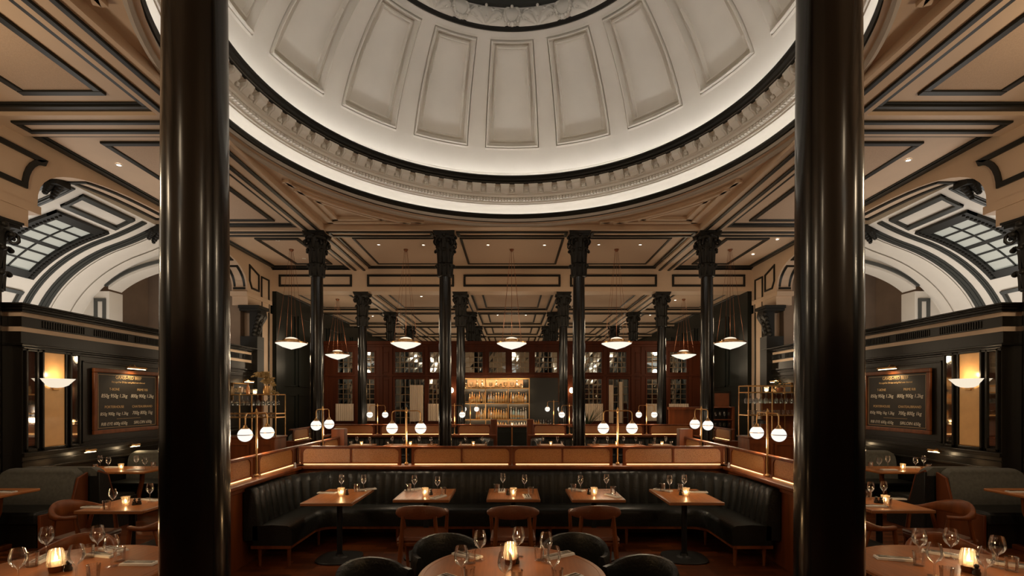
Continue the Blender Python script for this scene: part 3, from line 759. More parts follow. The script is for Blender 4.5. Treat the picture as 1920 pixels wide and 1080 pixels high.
def lab(x, Y):
    sd = 'left' if x < 0 else 'right'
    if Y == YN: return 'huge glossy black column standing nearest on the %s, running out of the top' % sd
    if Y == YM and abs(x) < 6: return 'black column hidden mostly behind the huge nearest %s column' % sd
    if Y == YM: return 'black column at the extreme %s edge, carrying the arcade on its carved capital' % sd
    pos = 'inner' if abs(x) < 3 else 'outer'
    row = {YC: 'tall black column of the first row below the dome rim', Y2: 'black column of the second row under the header wall', Y3: 'black column rising behind the mahogany screen', Y4: 'distant black column two rows behind the mahogany screen'}[Y]
    return row + ', %s %s one' % (pos, sd)
firstA, firstB = [True], [True]
def put_col(x, Y, proto, first, scale=None):
    if first[0]:
        proto.location = (x, Y, 0); proto['label'] = lab(x, Y); first[0] = False; o = proto
    else: o = dup(proto, (x, Y, 0), 0, lab(x, Y))
    if scale: o.scale = (scale, scale, 1)
for x in (-XA, XA): put_col(x, YN, colA, firstA)
for x in (-XB, XB): put_col(x, YM, colA, firstA)
for x in (-XB, -XA, XA, XB): put_col(x, YC, colA, firstA)
for x in (-XB, -XA, XA, XB): put_col(x, Y2, colB, firstB, .95)
for x in (-XB, -XA, XA, XB): put_col(x, Y3, colB, firstB, .95)
for x in (-XB, -XA, XA, XB): put_col(x, Y4, colB, firstB, .95)
cw = column_proto(4.42, .165, '')
cw.location = (-7.27, YM - .12, 0); cw['label'] = lab(-7.1, YM); dup(cw, (7.27, YM - .12, 0), 0, lab(7.1, YM))

# ================================================================== mahogany screen with mirror panes
YS = 18.0
def px2x(px, Y): return (px - 960) * Y / F
def px2z(py, Y): return EYE + (HZ - py) * Y / F
scr = thing('mahogany_screen', 'tall mahogany panelled screen with small paned lights spanning the rear of the room', 'screen', (0, YS, 0))
Xs = XW
zt = px2z(641, YS)
up = (px2z(698.5, YS), px2z(660, YS)); lowp = (px2z(757, YS), px2z(711, YS)); dr = (px2z(797, YS), px2z(711, YS))
wins_u = [(634, 661), (680, 702), (741, 792), (806, 828), (872, 905), (917, 948), (960, 992), (1003, 1045), (1097, 1128), (1143, 1174), (1213, 1234), (1256, 1287)]
wins_l = [(634, 661), (683, 702), (804, 826), (1097, 1128), (1213, 1234), (1257, 1287)]
doors = [(741, 796), (1141, 1178)]
baro = (868, 1046)                                        # opening for the bar shelves
body = MB()
def holes_row(z0, z1, holes):                             # strip with holes: fill between
    xs = -Xs
    for a, b in sorted(holes):
        xa, xb = px2x(a, YS), px2x(b, YS); body.box(xs, 0, z0, xa, .12, z1); xs = xb
    body.box(xs, 0, z0, Xs, .12, z1)
body.box(-Xs, 0, up[1], Xs, .12, zt)
holes_row(up[0], up[1], wins_u)
body.box(-Xs, 0, lowp[1], Xs, .12, up[0])
holes_row(lowp[0], lowp[1], wins_l + doors + [baro])
holes_row(dr[0], lowp[0], doors + [baro])
body.box(-Xs, 0, 0, Xs, .12, dr[0])
body.build('panelling', 'screenwood', scr, smooth=False)
mo = MB()
mo.box(-Xs, -.10, zt - .10, Xs, .2, zt + .02); mo.box(-Xs, -.05, zt - .18, Xs, 0, zt - .10)
for a, b in wins_u: frame_y(mo, px2x(a, YS) - .05, up[0] - .05, px2x(b, YS) + .05, up[1] + .05, 0, .05, .03)
for a, b in wins_l: frame_y(mo, px2x(a, YS) - .05, lowp[0] - .05, px2x(b, YS) + .05, lowp[1] + .05, 0, .05, .03)
for a, b in doors: frame_y(mo, px2x(a, YS) - .07, dr[0] - .02, px2x(b, YS) + .07, dr[1] + .07, 0, .07, .05)
mo.box(-Xs, -.04, up[0] - .12, Xs, 0, up[0] - .07); mo.box(-Xs, -.04, lowp[1] + .09, Xs, 0, lowp[1] + .14)
for px_ in (612, 669, 715, 733, 800, 835, 1064, 1087, 1134, 1186, 1205, 1240, 1294):
    x = px2x(px_, YS); mo.box(x - .06, -.035, 0, x + .06, 0, zt - .18)
for px0, px1 in ((708, 734), (1186, 1208)):
    frame_y(mo, px2x(px0, YS) + .1, up[0], px2x(px1, YS) - .1, up[1], 0, .04, .02); frame_y(mo, px2x(px0, YS) + .1, lowp[0] - .6, px2x(px1, YS) - .1, lowp[1], 0, .04, .02)
mo.build('moulding', 'screenwood', scr, smooth=False, bev=.006, seg=1)
for lst, (z0, z1), nzr in ((wins_u, up, 4), (wins_l, lowp, 5), (doors, dr, 6)):
    for a, b in lst:
        xa, xb = px2x(a, YS), px2x(b, YS)
        pn = MB(); nx = max(2, round((xb - xa) / .17)); rnd = random.Random(a)
        for i in range(nx):
            for j in range(nzr):                          # each small pane sits at a slightly different tilt
                x0, x1 = xa + (xb - xa) * i / nx, xa + (xb - xa) * (i + 1) / nx; z0_, z1_ = z0 + (z1 - z0) * j / nzr, z0 + (z1 - z0) * (j + 1) / nzr
                e = [.06 + rnd.uniform(-.0016, .0016) for _ in range(4)]
                pn.add([(x0, e[0], z0_), (x1, e[1], z0_), (x1, e[2], z1_), (x0, e[3], z1_)], [(0, 1, 2, 3)])
        w_ = pn.build('window_light', 'pane', scr, smooth=False)
        br = MB()
        for i in range(1, nx): x = xa + (xb - xa) * i / nx; br.box(x - .010, .03, z0, x + .010, .06, z1)
        for j in range(1, nzr): z = z0 + (z1 - z0) * j / nzr; br.box(xa, .03, z - .010, xb, .06, z + .010)
        br.build('glazing_bar', 'lead', w_, smooth=False)
# curtains
def curtain(xa, xb, z0, z1, y, label, group=None):
    m = MB(); n = max(16, int((xb - xa) / .012)); secs = []
    for i in range(n + 1):
        x = xa + (xb - xa) * i / n; d = .018 * math.sin(i * 1.1) + .006 * math.sin(i * .37); secs.append([(x, y + d, z0), (x, y + d * .8, z1), (x, y + d * .8 + .008, z1), (x, y + d + .008, z0)])
    o = m.loft(secs).build('cafe_curtain', 'curtain', ang=60); tag(o, label, 'curtain', group)
    return o
for i, (a, b, y0, y1, d) in enumerate(((630, 663, 789, 757, 'below the leftmost paned light of the mahogany screen'), (686, 704, 789, 757, 'peeking out right of the outer left rear column'), (803, 826, 789, 757, 'beside the inner left column of the first row'), (1095, 1130, 789, 757, 'behind the dark spiky plant, right of the bar'), (1211, 1236, 789, 757, 'left of the outer right rear column, above a brass lamp'), (1254, 1291, 789, 757, 'below the rightmost paned light of the mahogany screen'))):
    curtain(px2x(a, YS - .06), px2x(b, YS - .06), px2z(y0, YS), px2z(y1, YS), YS - .09, 'cream half curtain ' + d)
curtain(px2x(769, YS), px2x(794, YS), px2z(790, YS), px2z(722, YS), YS - .07, 'long cream curtain hung over the left screen doorway')
curtain(px2x(1141, YS), px2x(1149, YS), px2z(793, YS), px2z(722, YS), YS - .07, 'narrow pale curtain at the left edge of the right screen doorway')
curtain(px2x(1160, YS), px2x(1166, YS), px2z(793, YS), px2z(716, YS), YS - .07, 'narrow pale curtain in the middle of the right screen doorway')
# amber pilasters with bulbs beside the bar
for sx, px_ in ((-1, 847), (1, 1071)):
    x = px2x(px_, YS - .1); t = thing('wall_lamp', 'glowing bulb wall lamp on mahogany post %s of the bar shelves' % ('left' if sx < 0 else 'right'), 'wall lamp', (x, YS - .14, px2z(732, YS)))
    MB().lathe([(.03, 0), (.05, .01), (.05, .03), (.02, .05)], 16).build('backplate', 'brass', t)
    MB().tube([(0, .1, -.10), (0, 0, -.12), (0, -.06, -.08)], .012, 8).build('arm', 'brass', t)
    MB().sphere((0, -.06, 0), .075, 20, 12, 1.25).build('bulb', 'bulb', t)

# ================================================================== bar
YB = 17.55
bar = thing('back_bar_shelving', 'brass framed back bar shelves filled with rows of bottles', 'shelving', (0, YB, 0))
bx0, bx1 = px2x(870, YB), px2x(992, YB); zsh = [px2z(v, YB) for v in (709, 727.5, 755.6, 785.6, 800)]
posts = [px2x(v, YB) for v in (870, 911, 953, 992)]
for z in zsh[1:4]:
    MB().box(bx0, -.16, z - .022, bx1, .16, z).build('shelf', 'brass', bar, smooth=False)
for x in posts:
    MB().box(x - .015, -.17, .9, x + .015, -.14, zsh[0]).build('post', 'brass', bar, smooth=False)
m = MB(); m.box(bx0, -.16, zsh[0] - .02, bx1, -.13, zsh[0]); m.box(bx0, .13, zsh[0] - .03, bx1, .17, zsh[0]); m.build('top_rail', 'brass', bar, smooth=False)
MB().box(bx0, .30, .9, bx1 + .03, .36, zsh[0] + .02).build('back_panel', 'darkwood', bar, smooth=False); MB().box(bx1 + .03, .30, .9, px2x(1046, YS), .36, zsh[0] + .02).build('dark_glass', 'blackgloss', bar, smooth=False)
MB().box(bx0 - .02, -.25, 0, px2x(1046, YS), .36, zsh[4]).build('base_cabinet', 'wood', bar, smooth=False)
for z in zsh[1:5]:
    pass
for z in zsh[0:4]:
    m = MB().box(bx0 + .02, -.152, z - .032, bx1 - .02, -.142, z - .0235); m.build('shelf_light', 'ledbar', bar, smooth=False); MB().box(bx0, -.17, z - .036, bx1, -.16, z).build('shelf_lip', 'brass', bar, smooth=False)
m = MB().box(bx0 + .1, .19, zsh[1] + .03, px2x(981, YB), .20, zsh[0] - .05); m.build('lit_panel', mat('amber_lit_panel', (.5, .28, .12), .5, emit=(1, .5, .2), estr=.10), bar, smooth=False)

def bottle(kind, h, r, mt):
    t = thing('bottle', '', 'bottle')
    if kind == 0: p = [(0, 0), (r, 0), (r, h * .55), (r * .85, h * .64), (r * .38, h * .74), (r * .34, h * .95), (0, h * .95)]
    elif kind == 1: p = [(0, 0), (r, 0), (r * 1.02, h * .45), (r * .9, h * .58), (r * .5, h * .70), (r * .36, h * .95), (0, h * .95)]
    else: p = [(0, 0), (r * 1.05, 0), (r * 1.08, h * .4), (r * .8, h * .58), (r * .32, h * .66), (r * .32, h * .93), (0, h * .93)]
    MB().lathe(p, 12).build('body', mt, t, ang=40)
    MB().lathe([(0, h * .93), (r * .42, h * .93), (r * .42, h * 1.02), (0, h * 1.02)], 10).build('cap', 'darkb' if 0 else 'pepper', t)
    MB().lathe([(r * 1.03, h * .16), (r * 1.03, h * .42)], 12).build('paper_label', 'label', t)
    return t
protos = {}
def place_bottle(kind, mt, h, x, y, z, label, group):
    key = (kind, mt)
    if key not in protos:
        protos[key] = bottle(kind, .30, .037, mt); o = protos[key]; o.location = (x, y, z); o['label'] = label; o['group'] = group
    else: o = dup(protos[key], (x, y, z), 0, label, group)
    s_ = h / .30; o.scale = (1, 1, s_)
rnd = random.Random(5)
cn = {'b_amber': 'amber', 'b_gold': 'golden', 'b_clear': 'clear', 'b_blue': 'pale blue', 'b_darkb': 'dark brown'}
def row(z, y, x0, x1, step, pick, hh, sname):
    x = x0
    while x < x1:
        mt = pick((x - x0) / (x1 - x0)); k = rnd.choice((0, 0, 1, 2))
        if not any(abs(x - p) < .035 for p in posts):
            place_bottle(k, mt, rnd.uniform(*hh), x, y + rnd.uniform(-.01, .01), z + .001, '%s glass bottle in the rows on the %s' % (cn[mt], sname), '%s bottles on the %s' % (cn[mt], sname))
        x += step * rnd.uniform(.95, 1.1)
row(zsh[2], YB - .08, bx0 + .28, bx1 - .05, .084, lambda u: rnd.choice(['b_amber', 'b_amber', 'b_gold', 'b_clear']) if u > .35 else rnd.choice(['b_gold', 'b_clear', 'b_darkb', 'b_clear', 'b_amber']), (.27, .36), 'middle shelf of the back bar')
row(zsh[2], YB + .07, bx0 + .20, bx1 - .05, .084, lambda u: rnd.choice(['b_amber', 'b_gold', 'b_amber']), (.33, .44), 'middle shelf of the back bar')
row(zsh[3], YB - .08, bx0 + .45, bx1 - .05, .084, lambda u: rnd.choice(['b_clear', 'b_clear', 'b_blue', 'b_clear']) if u > .7 else rnd.choice(['b_amber', 'b_gold', 'b_clear', 'b_gold']), (.30, .38), 'lower shelf of the back bar')
row(zsh[3], YB + .07, bx0 + .45, bx1 - .05, .084, lambda u: rnd.choice(['b_clear', 'b_blue', 'b_clear']) if u > .65 else rnd.choice(['b_amber', 'b_gold', 'b_clear']), (.36, .46), 'lower shelf of the back bar')
row(zsh[4], YB - .12, bx0 + 1.2, bx1 - .05, .09, lambda u: rnd.choice(['b_amber', 'b_gold']) if u < .5 else 'b_clear', (.17, .21), 'bar counter ledge')
row(zsh[4], YB - .12, px2x(996, YB), px2x(1032, YB), .085, lambda u: 'b_amber' if u < .4 else 'b_darkb', (.22, .28), 'counter right of the lit shelves')
def decanter(k):
    t = thing('decanter', '', 'decanter'); 
    if k == 0: p = [(0, 0), (.06, 0), (.075, .05), (.05, .13), (.022, .17), (.022, .20), (.04, .22), (0, .22)]
    elif k == 1: p = [(0, 0), (.035, 0), (.012, .02), (.012, .05), (.06, .08), (.075, .16), (.07, .2)]
    else: p = [(0, 0), (.05, 0), (.055, .1), (.03, .13), (.03, .16), (.035, .17)]
    MB().lathe(p, 14).build('body', 'decanter', t, ang=30)
    if k == 0: MB().sphere((0, 0, .25), .03, 8, 5).build('stopper', 'decanter', t)
    return t
dp = [decanter(0), decanter(1), decanter(2)]; used = [0, 0, 0]
for i, (px_, k) in enumerate(((875, 2), (883.5, 1), (895, 0), (904.5, 0), (920, 1), (931, 0), (939, 2), (947.5, 1), (960, 1), (969, 0), (977.5, 2))):
    o = dp[k] if not used[k] else dup(dp[k], (0, 0, 0)); used[k] = 1
    o.location = (px2x(px_, YB), YB - .05, zsh[1] + .001)
    o['label'] = ['stoppered glass decanter', 'stemmed glass bowl', 'short glass jug'][k] + ' on the amber lit top bar shelf, ' + ['first', 'second', 'third', 'fourth', 'fifth', 'sixth', 'seventh', 'eighth', 'ninth', 'tenth', 'last'][i] + ' from the left'
# counter
ct = thing('bar_counter', 'dark panelled bar counter with brass centre strip, seen between the rear booths', 'bar counter', (0, 15.8, 0))
MB().box(-2.6, 0, 0, 2.6, .65, 1.0).build('body', 'greenwall', ct, smooth=False)
MB().box(-2.7, -.06, 1.0, 2.7, .7, 1.05).build('counter_top', 'wood', ct, bev=.01)
m = MB()
for i in range(6): frame_y(m, -2.55 + i * .86, .1, -1.75 + i * .86, .86, 0, .05, .025)
m.build('front_panel', 'greenwall', ct, smooth=False)
MB().box(-.02, -.03, 0, .02, 0, 1.0).build('trim_strip', 'brass', ct, smooth=False)

# ================================================================== downlights
dl = [(223, 308), (1703, 299), (520.6, 450), (570, 484), (1457.6, 447.7), (1411.9, 475.8), (710, 458), (794, 458.5), (915, 458.5), (1021, 458.7), (1122.5, 458), (1200.5, 458)]
dr_ = [(1266, 562), (1219, 590), (699, 592), (790, 555), (933, 590), (986, 590)]
dlp = thing('ceiling_downlight', '', 'downlight')
MB().lathe([(.05, 0), (.05, -.012), (.033, -.014), (.033, -.004)], 20).build('trim_ring', 'white', dlp)
MB().lathe([(0.001, -.006), (.033, -.006)], 16).build('lens', 'down', dlp)
descr = ['in the left aisle ceiling beside the huge left column', 'in the right aisle ceiling beside the huge right column', 'in the coffer left of the outer left column capital, near corner', 'in the coffer left of the outer left column capital, far side', 'in the far right corner coffer, near the wall', 'in the far right corner coffer, near the hanging canopy', 'right of the outer left capital, in the left middle coffer', 'left of the inner left capital, in the left middle coffer', 'left of two in the central coffer', 'right of two in the central coffer', 'right of the inner right capital', 'left of the outer right capital',
         'in the low rear ceiling between the right pendant cords', 'in the low rear ceiling left of the outer right rear column', 'in the low rear ceiling right of the outer left rear column', 'in the low rear ceiling left of the inner left column', 'left of the pair in the low rear ceiling over the bar', 'right of the pair in the low rear ceiling over the bar']
for i, (px_, py_) in enumerate(dl + dr_):
    z = (ZF if i < 12 else ZRF); Y = (z - EYE) * F / (HZ - py_); x = (px_ - 960) * Y / F
    o = dlp if i == 0 else dup(dlp, (0, 0, 0)); o.location = (x, Y, z - .004 if i >= 2 else z - .004); o['label'] = 'small recessed ceiling spotlight ' + descr[i]; 
def spot(x, y, z, e, size=70, col=(1, .8, .58), r=.04, tgt=None, blend=.7):
    L = bpy.data.lights.new('spot', 'SPOT'); L.energy = e; L.spot_size = math.radians(size); L.spot_blend = blend; L.color = col; L.shadow_soft_size = r
    o = bpy.data.objects.new('spotlight', L); COL.objects.link(o); o.location = (x, y, z)
    if tgt: o.rotation_euler = (Vector(tgt) - Vector((x, y, z))).to_track_quat('-Z', 'Y').to_euler()
    return o
def point(x, y, z, e, col=(1, .78, .52), r=.05):
    L = bpy.data.lights.new('lamp', 'POINT'); L.energy = e; L.color = col; L.shadow_soft_size = r
    o = bpy.data.objects.new('lamp_glow', L); COL.objects.link(o); o.location = (x, y, z); return o

# ================================================================== pendants
def pendant_proto():
    t = thing('pendant_lamp', '', 'pendant lamp')
    MB().lathe([(.001, .085), (.05, .10), (.12, .12), (.22, .15), (.385, .235), (.385, .25), (.25, .255)][0:], 40).build('bowl', 'pend', t, ang=50)
    MB().lathe([(.27, .245), (.395, .245), (.40, .262), (.395, .28), (.25, .30), (.25, .245)], 40).build('rim', 'brass', t)
    MB().lathe([(.21, .30), (.205, .345), (.17, .355)], 32).build('gallery', 'brass', t)
    MB().lathe([(.17, .35), (.13, .385), (.06, .405), (.001, .41)], 28).build('cap_bowl', 'pendtop', t)
    return t
pd0 = pendant_proto(); first = True
pl = [(546.5, 13.0, 'far left end of the front row'), (761, 13.0, 'left of the inner left column'), (959.5, 13.0, 'hanging dead centre above the bar'), (1156, 13.0, 'right of the inner right column'), (1369, 13.0, 'far right end of the front row')]
pl2 = [(633, 16.4, 'smaller and farther, right of the outer left column'), (1282, 16.4, 'smaller and farther, left of the outer right column')]
def rods(t, ztop):
    for k in range(4):
        a = PI / 4 + PI / 2 * k; x, y = .36 * math.cos(a), .36 * math.sin(a)
        MB().tube([(x, y, .26), (x * .10, y * .10, ztop)], .0035, 5).build('cord', 'copper', t)
    MB().tube([(0, 0, .40), (0, 0, ztop)], .005, 5).build('rod', 'copper', t)
    MB().lathe([(.001, ztop), (.055, ztop), (.06, ztop - .03), (.02, ztop - .07), (.001, ztop - .07)], 16).build('canopy', 'copper', t)
zb = 3.11
rods(pd0, ZF - zb - .001)
for i, (px_, Y, d) in enumerate(pl):
    o = pd0 if i == 0 else dup(pd0, (0, 0, 0)); o.location = ((px_ - 960) * Y / F, Y, zb); o['label'] = 'brass pendant lamp with shallow glowing alabaster bowl, ' + d
    o['group'] = 'pendant lamps'; point(o.location.x, Y, zb + .75, 13, r=.2); point(o.location.x, Y, zb - .15, 24, r=.1)
p2 = pendant_proto(); rods(p2, ZRF - zb - .001)
for i, (px_, Y, d) in enumerate(pl2):
    o = p2 if i == 0 else dup(p2, (0, 0, 0)); o.location = ((px_ - 960) * Y / F, Y, zb); o['label'] = 'brass pendant lamp with glowing bowl, ' + d
    o['group'] = 'pendant lamps'; point(o.location.x, Y, zb + .7, 22, r=.15); point(o.location.x, Y, zb - .15, 24, r=.1)

for i, (x, Y, d, up_) in enumerate(((-2.6, -0.9, 'rearmost on the left', 20), (2.6, -0.9, 'rearmost on the right', 20), (-5.9, 4.4, 'just beyond the left picture edge', 62), (5.9, 4.4, 'just beyond the right picture edge', 62), (-5.9, .2, 'over the near left aisle', 60), (5.9, .2, 'over the near right aisle', 60))):  # unseen pendants, added to brighten the aisle ceilings and the near columns
    if i == 0: p3 = pendant_proto(); rods(p3, ZF - 3.75 - .001); p3.location = (x, Y, 3.75); o = p3
    else: o = dup(p3, (x, Y, 3.75))
    o['label'] = 'added brass pendant lamp out of view, ' + d; o['group'] = 'pendant lamps'
    point(x, Y, 3.75 + .75, up_, r=.2); point(x, Y, 3.75 - .15, 12 if abs(x) < 3 else 26, r=.1)
for x in (-5.8, -3, 0, 3, 5.8):                           # lamps of the bays beyond the screen
    for Y in (20.2, 23.8, 27): point(x, Y, 3.4, 26, r=.2)
# ================================================================== partitions with amber glass
def glass_partition(name, label, x0, x1, y, rz, units, zbase=.96, depth=.14, post0=0, post1=0, group=None, loc=(0, 0), led=True, skirt=True):
    """local: runs along x, front toward -y ; units = list of (xa, xb, npanes)"""
    t = thing(name, label, 'partition', (loc[0], loc[1], 0), rz, group)
    b = MB(); b.box(x0, -.02, 0, x1, depth - .02, zbase - .10)
    b.box(x0, -.05, zbase - .11, x1, depth, zbase - .045); b.build('base_panel', 'wood', t, bev=.006)
    MB().box(x0, -.13, zbase - .045, x1, depth + .02, zbase).build('ledge', 'wood', t, bev=.012)
    MB().box(x0, .02, 1.195, x1, .075, 1.225).build('top_rail', 'wood', t, bev=.008)
    for xa, xb, n in units:
        fr = MB(); w = (xb - xa) / n
        for i in range(n):                                # frame of one pane with rounded outer corners
            a, c_ = xa + i * w, xa + (i + 1) * w; e0 = .035 if i == 0 else .012; e1 = .035 if i == n - 1 else .012
            z0, z1 = zbase, 1.20; R0 = .07 if i == 0 else .015; R1 = .07 if i == n - 1 else .015
            outer = []; inner = []
            def corner(cx, cz, R, a0, ox, oz):
                for q in range(6):
                    an = a0 + PI / 2 * q / 5; inner.append((cx + R * math.cos(an), cz + R * math.sin(an))); outer.append((ox, oz))
            zi0, zi1 = z0 + .03, z1 - .012
            corner(c_ - e1 - R1, zi1 - R1, R1, 0, c_, z1); corner(a + e0 + R0, zi1 - R0, R0, PI / 2, a, z1)
            corner(a + e0 + .008, zi0 + .008, .008, PI, a, z0); corner(c_ - e1 - .008, zi0 + .008, .008, 3 * PI / 2, c_, z0)
            N_ = len(inner); vs = [(x, .03, z) for x, z in outer] + [(x, .03, z) for x, z in inner] + [(x, .065, z) for x, z in outer] + [(x, .065, z) for x, z in inner]
            fs = []
            for q in range(N_):
                r_ = (q + 1) % N_; fs += [(q, r_, N_ + r_, N_ + q), (2 * N_ + q, 3 * N_ + q, 3 * N_ + r_, 2 * N_ + r_), (N_ + q, N_ + r_, 3 * N_ + r_, 3 * N_ + q)]
            fr.add(vs, fs)
        fr.build('pane_frame', 'wood', t, ang=40)
        for i in range(n):
            a, c_ = xa + i * w + .01, xa + (i + 1) * w - .01
            MB().box(a, .044, zbase + .01, c_, .052, 1.197).build('amber_glass_pane', 'amber', t, smooth=False)
        if led:
            for yy in (.020, .066): MB().box(xa + .05, yy, zbase + .004, xb - .05, yy + .008, zbase + .010).build('light_strip', 'ledwarm', t, smooth=False)
    for xp in ([x0 + .06] if post0 else []) + ([x1 - .06] if post1 else []):
        MB().box(xp - .085, -.06, 0, xp + .085, depth + .04, 1.36).build('end_post', 'wood', t, bev=.01)
    return t
YP, XP = 7.07, 3.07
glass_partition('glass_partition', 'long wooden partition with eight amber textured panes behind the black banquette', -3.05, 3.05, 0, 0,
                [(-3.03, -1.59, 2), (-1.44, -.005, 2), (.005, 1.44, 2), (1.59, 3.03, 2)], loc=(0, YP))
# side partitions run in depth; left local x -> +Y, front(-y) toward +X
for s in (-1, 1):
    sd = 'left' if s < 0 else 'right'
    rz = PI / 2 if s < 0 else -PI / 2
    # for left: world = (x0 - y, y0 + x); for right: world = (x0 + y, y0 - x)
    if s < 0: U = [(0.02, .93, 1), (1.07, 2.06, 1), (2.2, 3.03, 1), (3.17, 3.90, 1)]; x0, x1 = 0, 4.05; kw = dict(post1=1)
    else: U = [(-.93, -.02, 1), (-2.06, -1.07, 1), (-3.03, -2.2, 1), (-3.90, -3.17, 1)]; x0, x1 = -4.05, 0; kw = dict(post0=1)
    glass_partition('glass_partition', 'wooden side partition with amber panes running back along the %s of the banquette' % sd, x0, x1, 0, rz, U, loc=(s * XP, 5.0), **kw)
# rear partitions
YR = 13.15
for s in (-1, 1):
    sd = 'left' if s < 0 else 'right'
    xa, xb = (-4.95, -.42) if s < 0 else (.42, 4.95)
    U = [(-4.75, -3.66, 1), (-3.50, -1.62, 2), (-1.44, -.56, 1)] if s < 0 else [(.56, 1.44, 1), (1.62, 3.50, 2), (3.66, 4.75, 1)]
    glass_partition('glass_partition', 'distant wooden partition with amber panes behind the rear %s banquette' % sd, xa, xb, 0, 0, U, loc=(0, YR), post0=(s > 0), post1=(s < 0))
    rz = PI / 2 if s < 0 else -PI / 2
    U2 = [(.15, 1.0, 1), (1.15, 2.0, 1)] if s < 0 else [(-1.0, -.15, 1), (-2.0, -1.15, 1)]
    glass_partition('glass_partition', 'short wooden partition with amber panes closing the %s end of the rear banquette' % sd, *((0, 2.1) if s < 0 else (-2.1, 0)), 0, rz, U2, loc=(s * 4.9, 11.05))

# ================================================================== globe lamps
def lamp_proto():
    t = thing('globe_lamp', '', 'lamp')
    MB().tube([(0, 0, 0), (0, 0, .78)], .012, 10).build('pole', 'brass', t)
    m = MB().lathe([(.03, 0), (.03, .015), (.014, .03)], 14); m.lathe([(.001, .82), (.008, .81), (.014, .785), (.02, .78), (.02, .75), (.012, .74)], 14); m.build('finial', 'brass', t)
    for e in (-1, 1):
        pts = [(0, 0, .765), (e * .155, 0, .765)] + [(e * (.155 + .05 * math.sin(a)), 0, .765 - .05 * (1 - math.cos(a))) for a in (.4, .8, 1.2, PI / 2)] + [(e * .205, 0, .62)]
        MB().tube(pts, .008, 8).build('arm', 'brass', t)
        g = MB().sphere((e * .205, 0, .515), .081, 28, 16).build('globe', 'globe', t)
        m = MB().lathe([(.083, -.004), (.085, -.004), (.085, .004), (.083, .004)], 28, (e * .205, 0, .515), close=True); m.build('ring', 'brass', g)
        m = MB().lathe([(.010, .115), (.018, .108), (.026, .088), (.044, .073), (.040, .068)], 18, (e * .205, 0, .515)); m.build('shade_cap', 'brass', g)
    return t
lp0 = lamp_proto(); first = True
def globe_lamp(x, y, z, rz, label, e=7):
    global first
    o = lp0 if first else dup(lp0, (x, y, z), rz); first = False
    o.location = (x, y, z); o.rotation_euler = (0, 0, rz); o['label'] = label
    for k in (-1, 1): point(x + k * .205 * math.cos(rz), y + k * .205 * math.sin(rz), z + .39, e, r=.07)
    return o
zl = .965
for x, d in ((-1.515, 'left'), (1.515, 'right')): globe_lamp(x, YP + .045, zl, 0, 'brass two globe lamp on the long amber partition, %s of centre' % d)
for s in (-1, 1):
    d = 'left' if s < 0 else 'right'
    globe_lamp(s * 3.09, 6.0, zl, PI / 2 + s * .14, 'largest looking brass two globe lamp on the %s side partition' % d)
    globe_lamp(s * 3.09, 8.1, zl, PI / 2 + s * .14, 'brass two globe lamp near the back of the %s side partition' % d)
    globe_lamp(s * 1.53, YR + .05, zl, 0, 'small looking brass two globe lamp on the rear partition beside the bar, %s' % d)
    globe_lamp(s * 3.58, YR + .05, zl, 0, 'small looking brass two globe lamp on the rear partition, outer %s' % d)
    globe_lamp(s * 1.37, 16.3, 1.05, 0, 'brass two globe lamp standing on the bar counter, %s end' % d, 4)
# ================================================================== black banquette
def path_pts(xh, y0, yb, R, step):
    """U path of the backrest face: left wing front end -> corner -> back -> right wing"""
    L1 = (yb - R) - y0; L2 = PI / 2 * R; L3 = 2 * (xh - R); tot = 2 * L1 + 2 * L2 + L3; n = int(tot / step); out = []
    for i in range(n + 1):
        s_ = tot * i / n
        if s_ <= L1: p = (-xh, y0 + s_); nr = (1, 0)
        elif s_ <= L1 + L2: a = (s_ - L1) / R; p = (-xh + R - R * math.cos(a), yb - R + R * math.sin(a)); nr = (math.cos(a), -math.sin(a))
        elif s_ <= L1 + L2 + L3: p = (-xh + R + (s_ - L1 - L2), yb); nr = (0, -1)
        elif s_ <= L1 + 2 * L2 + L3: a = (s_ - L1 - L2 - L3) / R; p = (xh - R + R * math.sin(a), yb - R + R * math.cos(a)); nr = (-math.sin(a), -math.cos(a))
        else: p = (xh, yb - R - (s_ - L1 - 2 * L2 - L3)); nr = (-1, 0)
        out.append((s_, p, nr))
    return out, tot
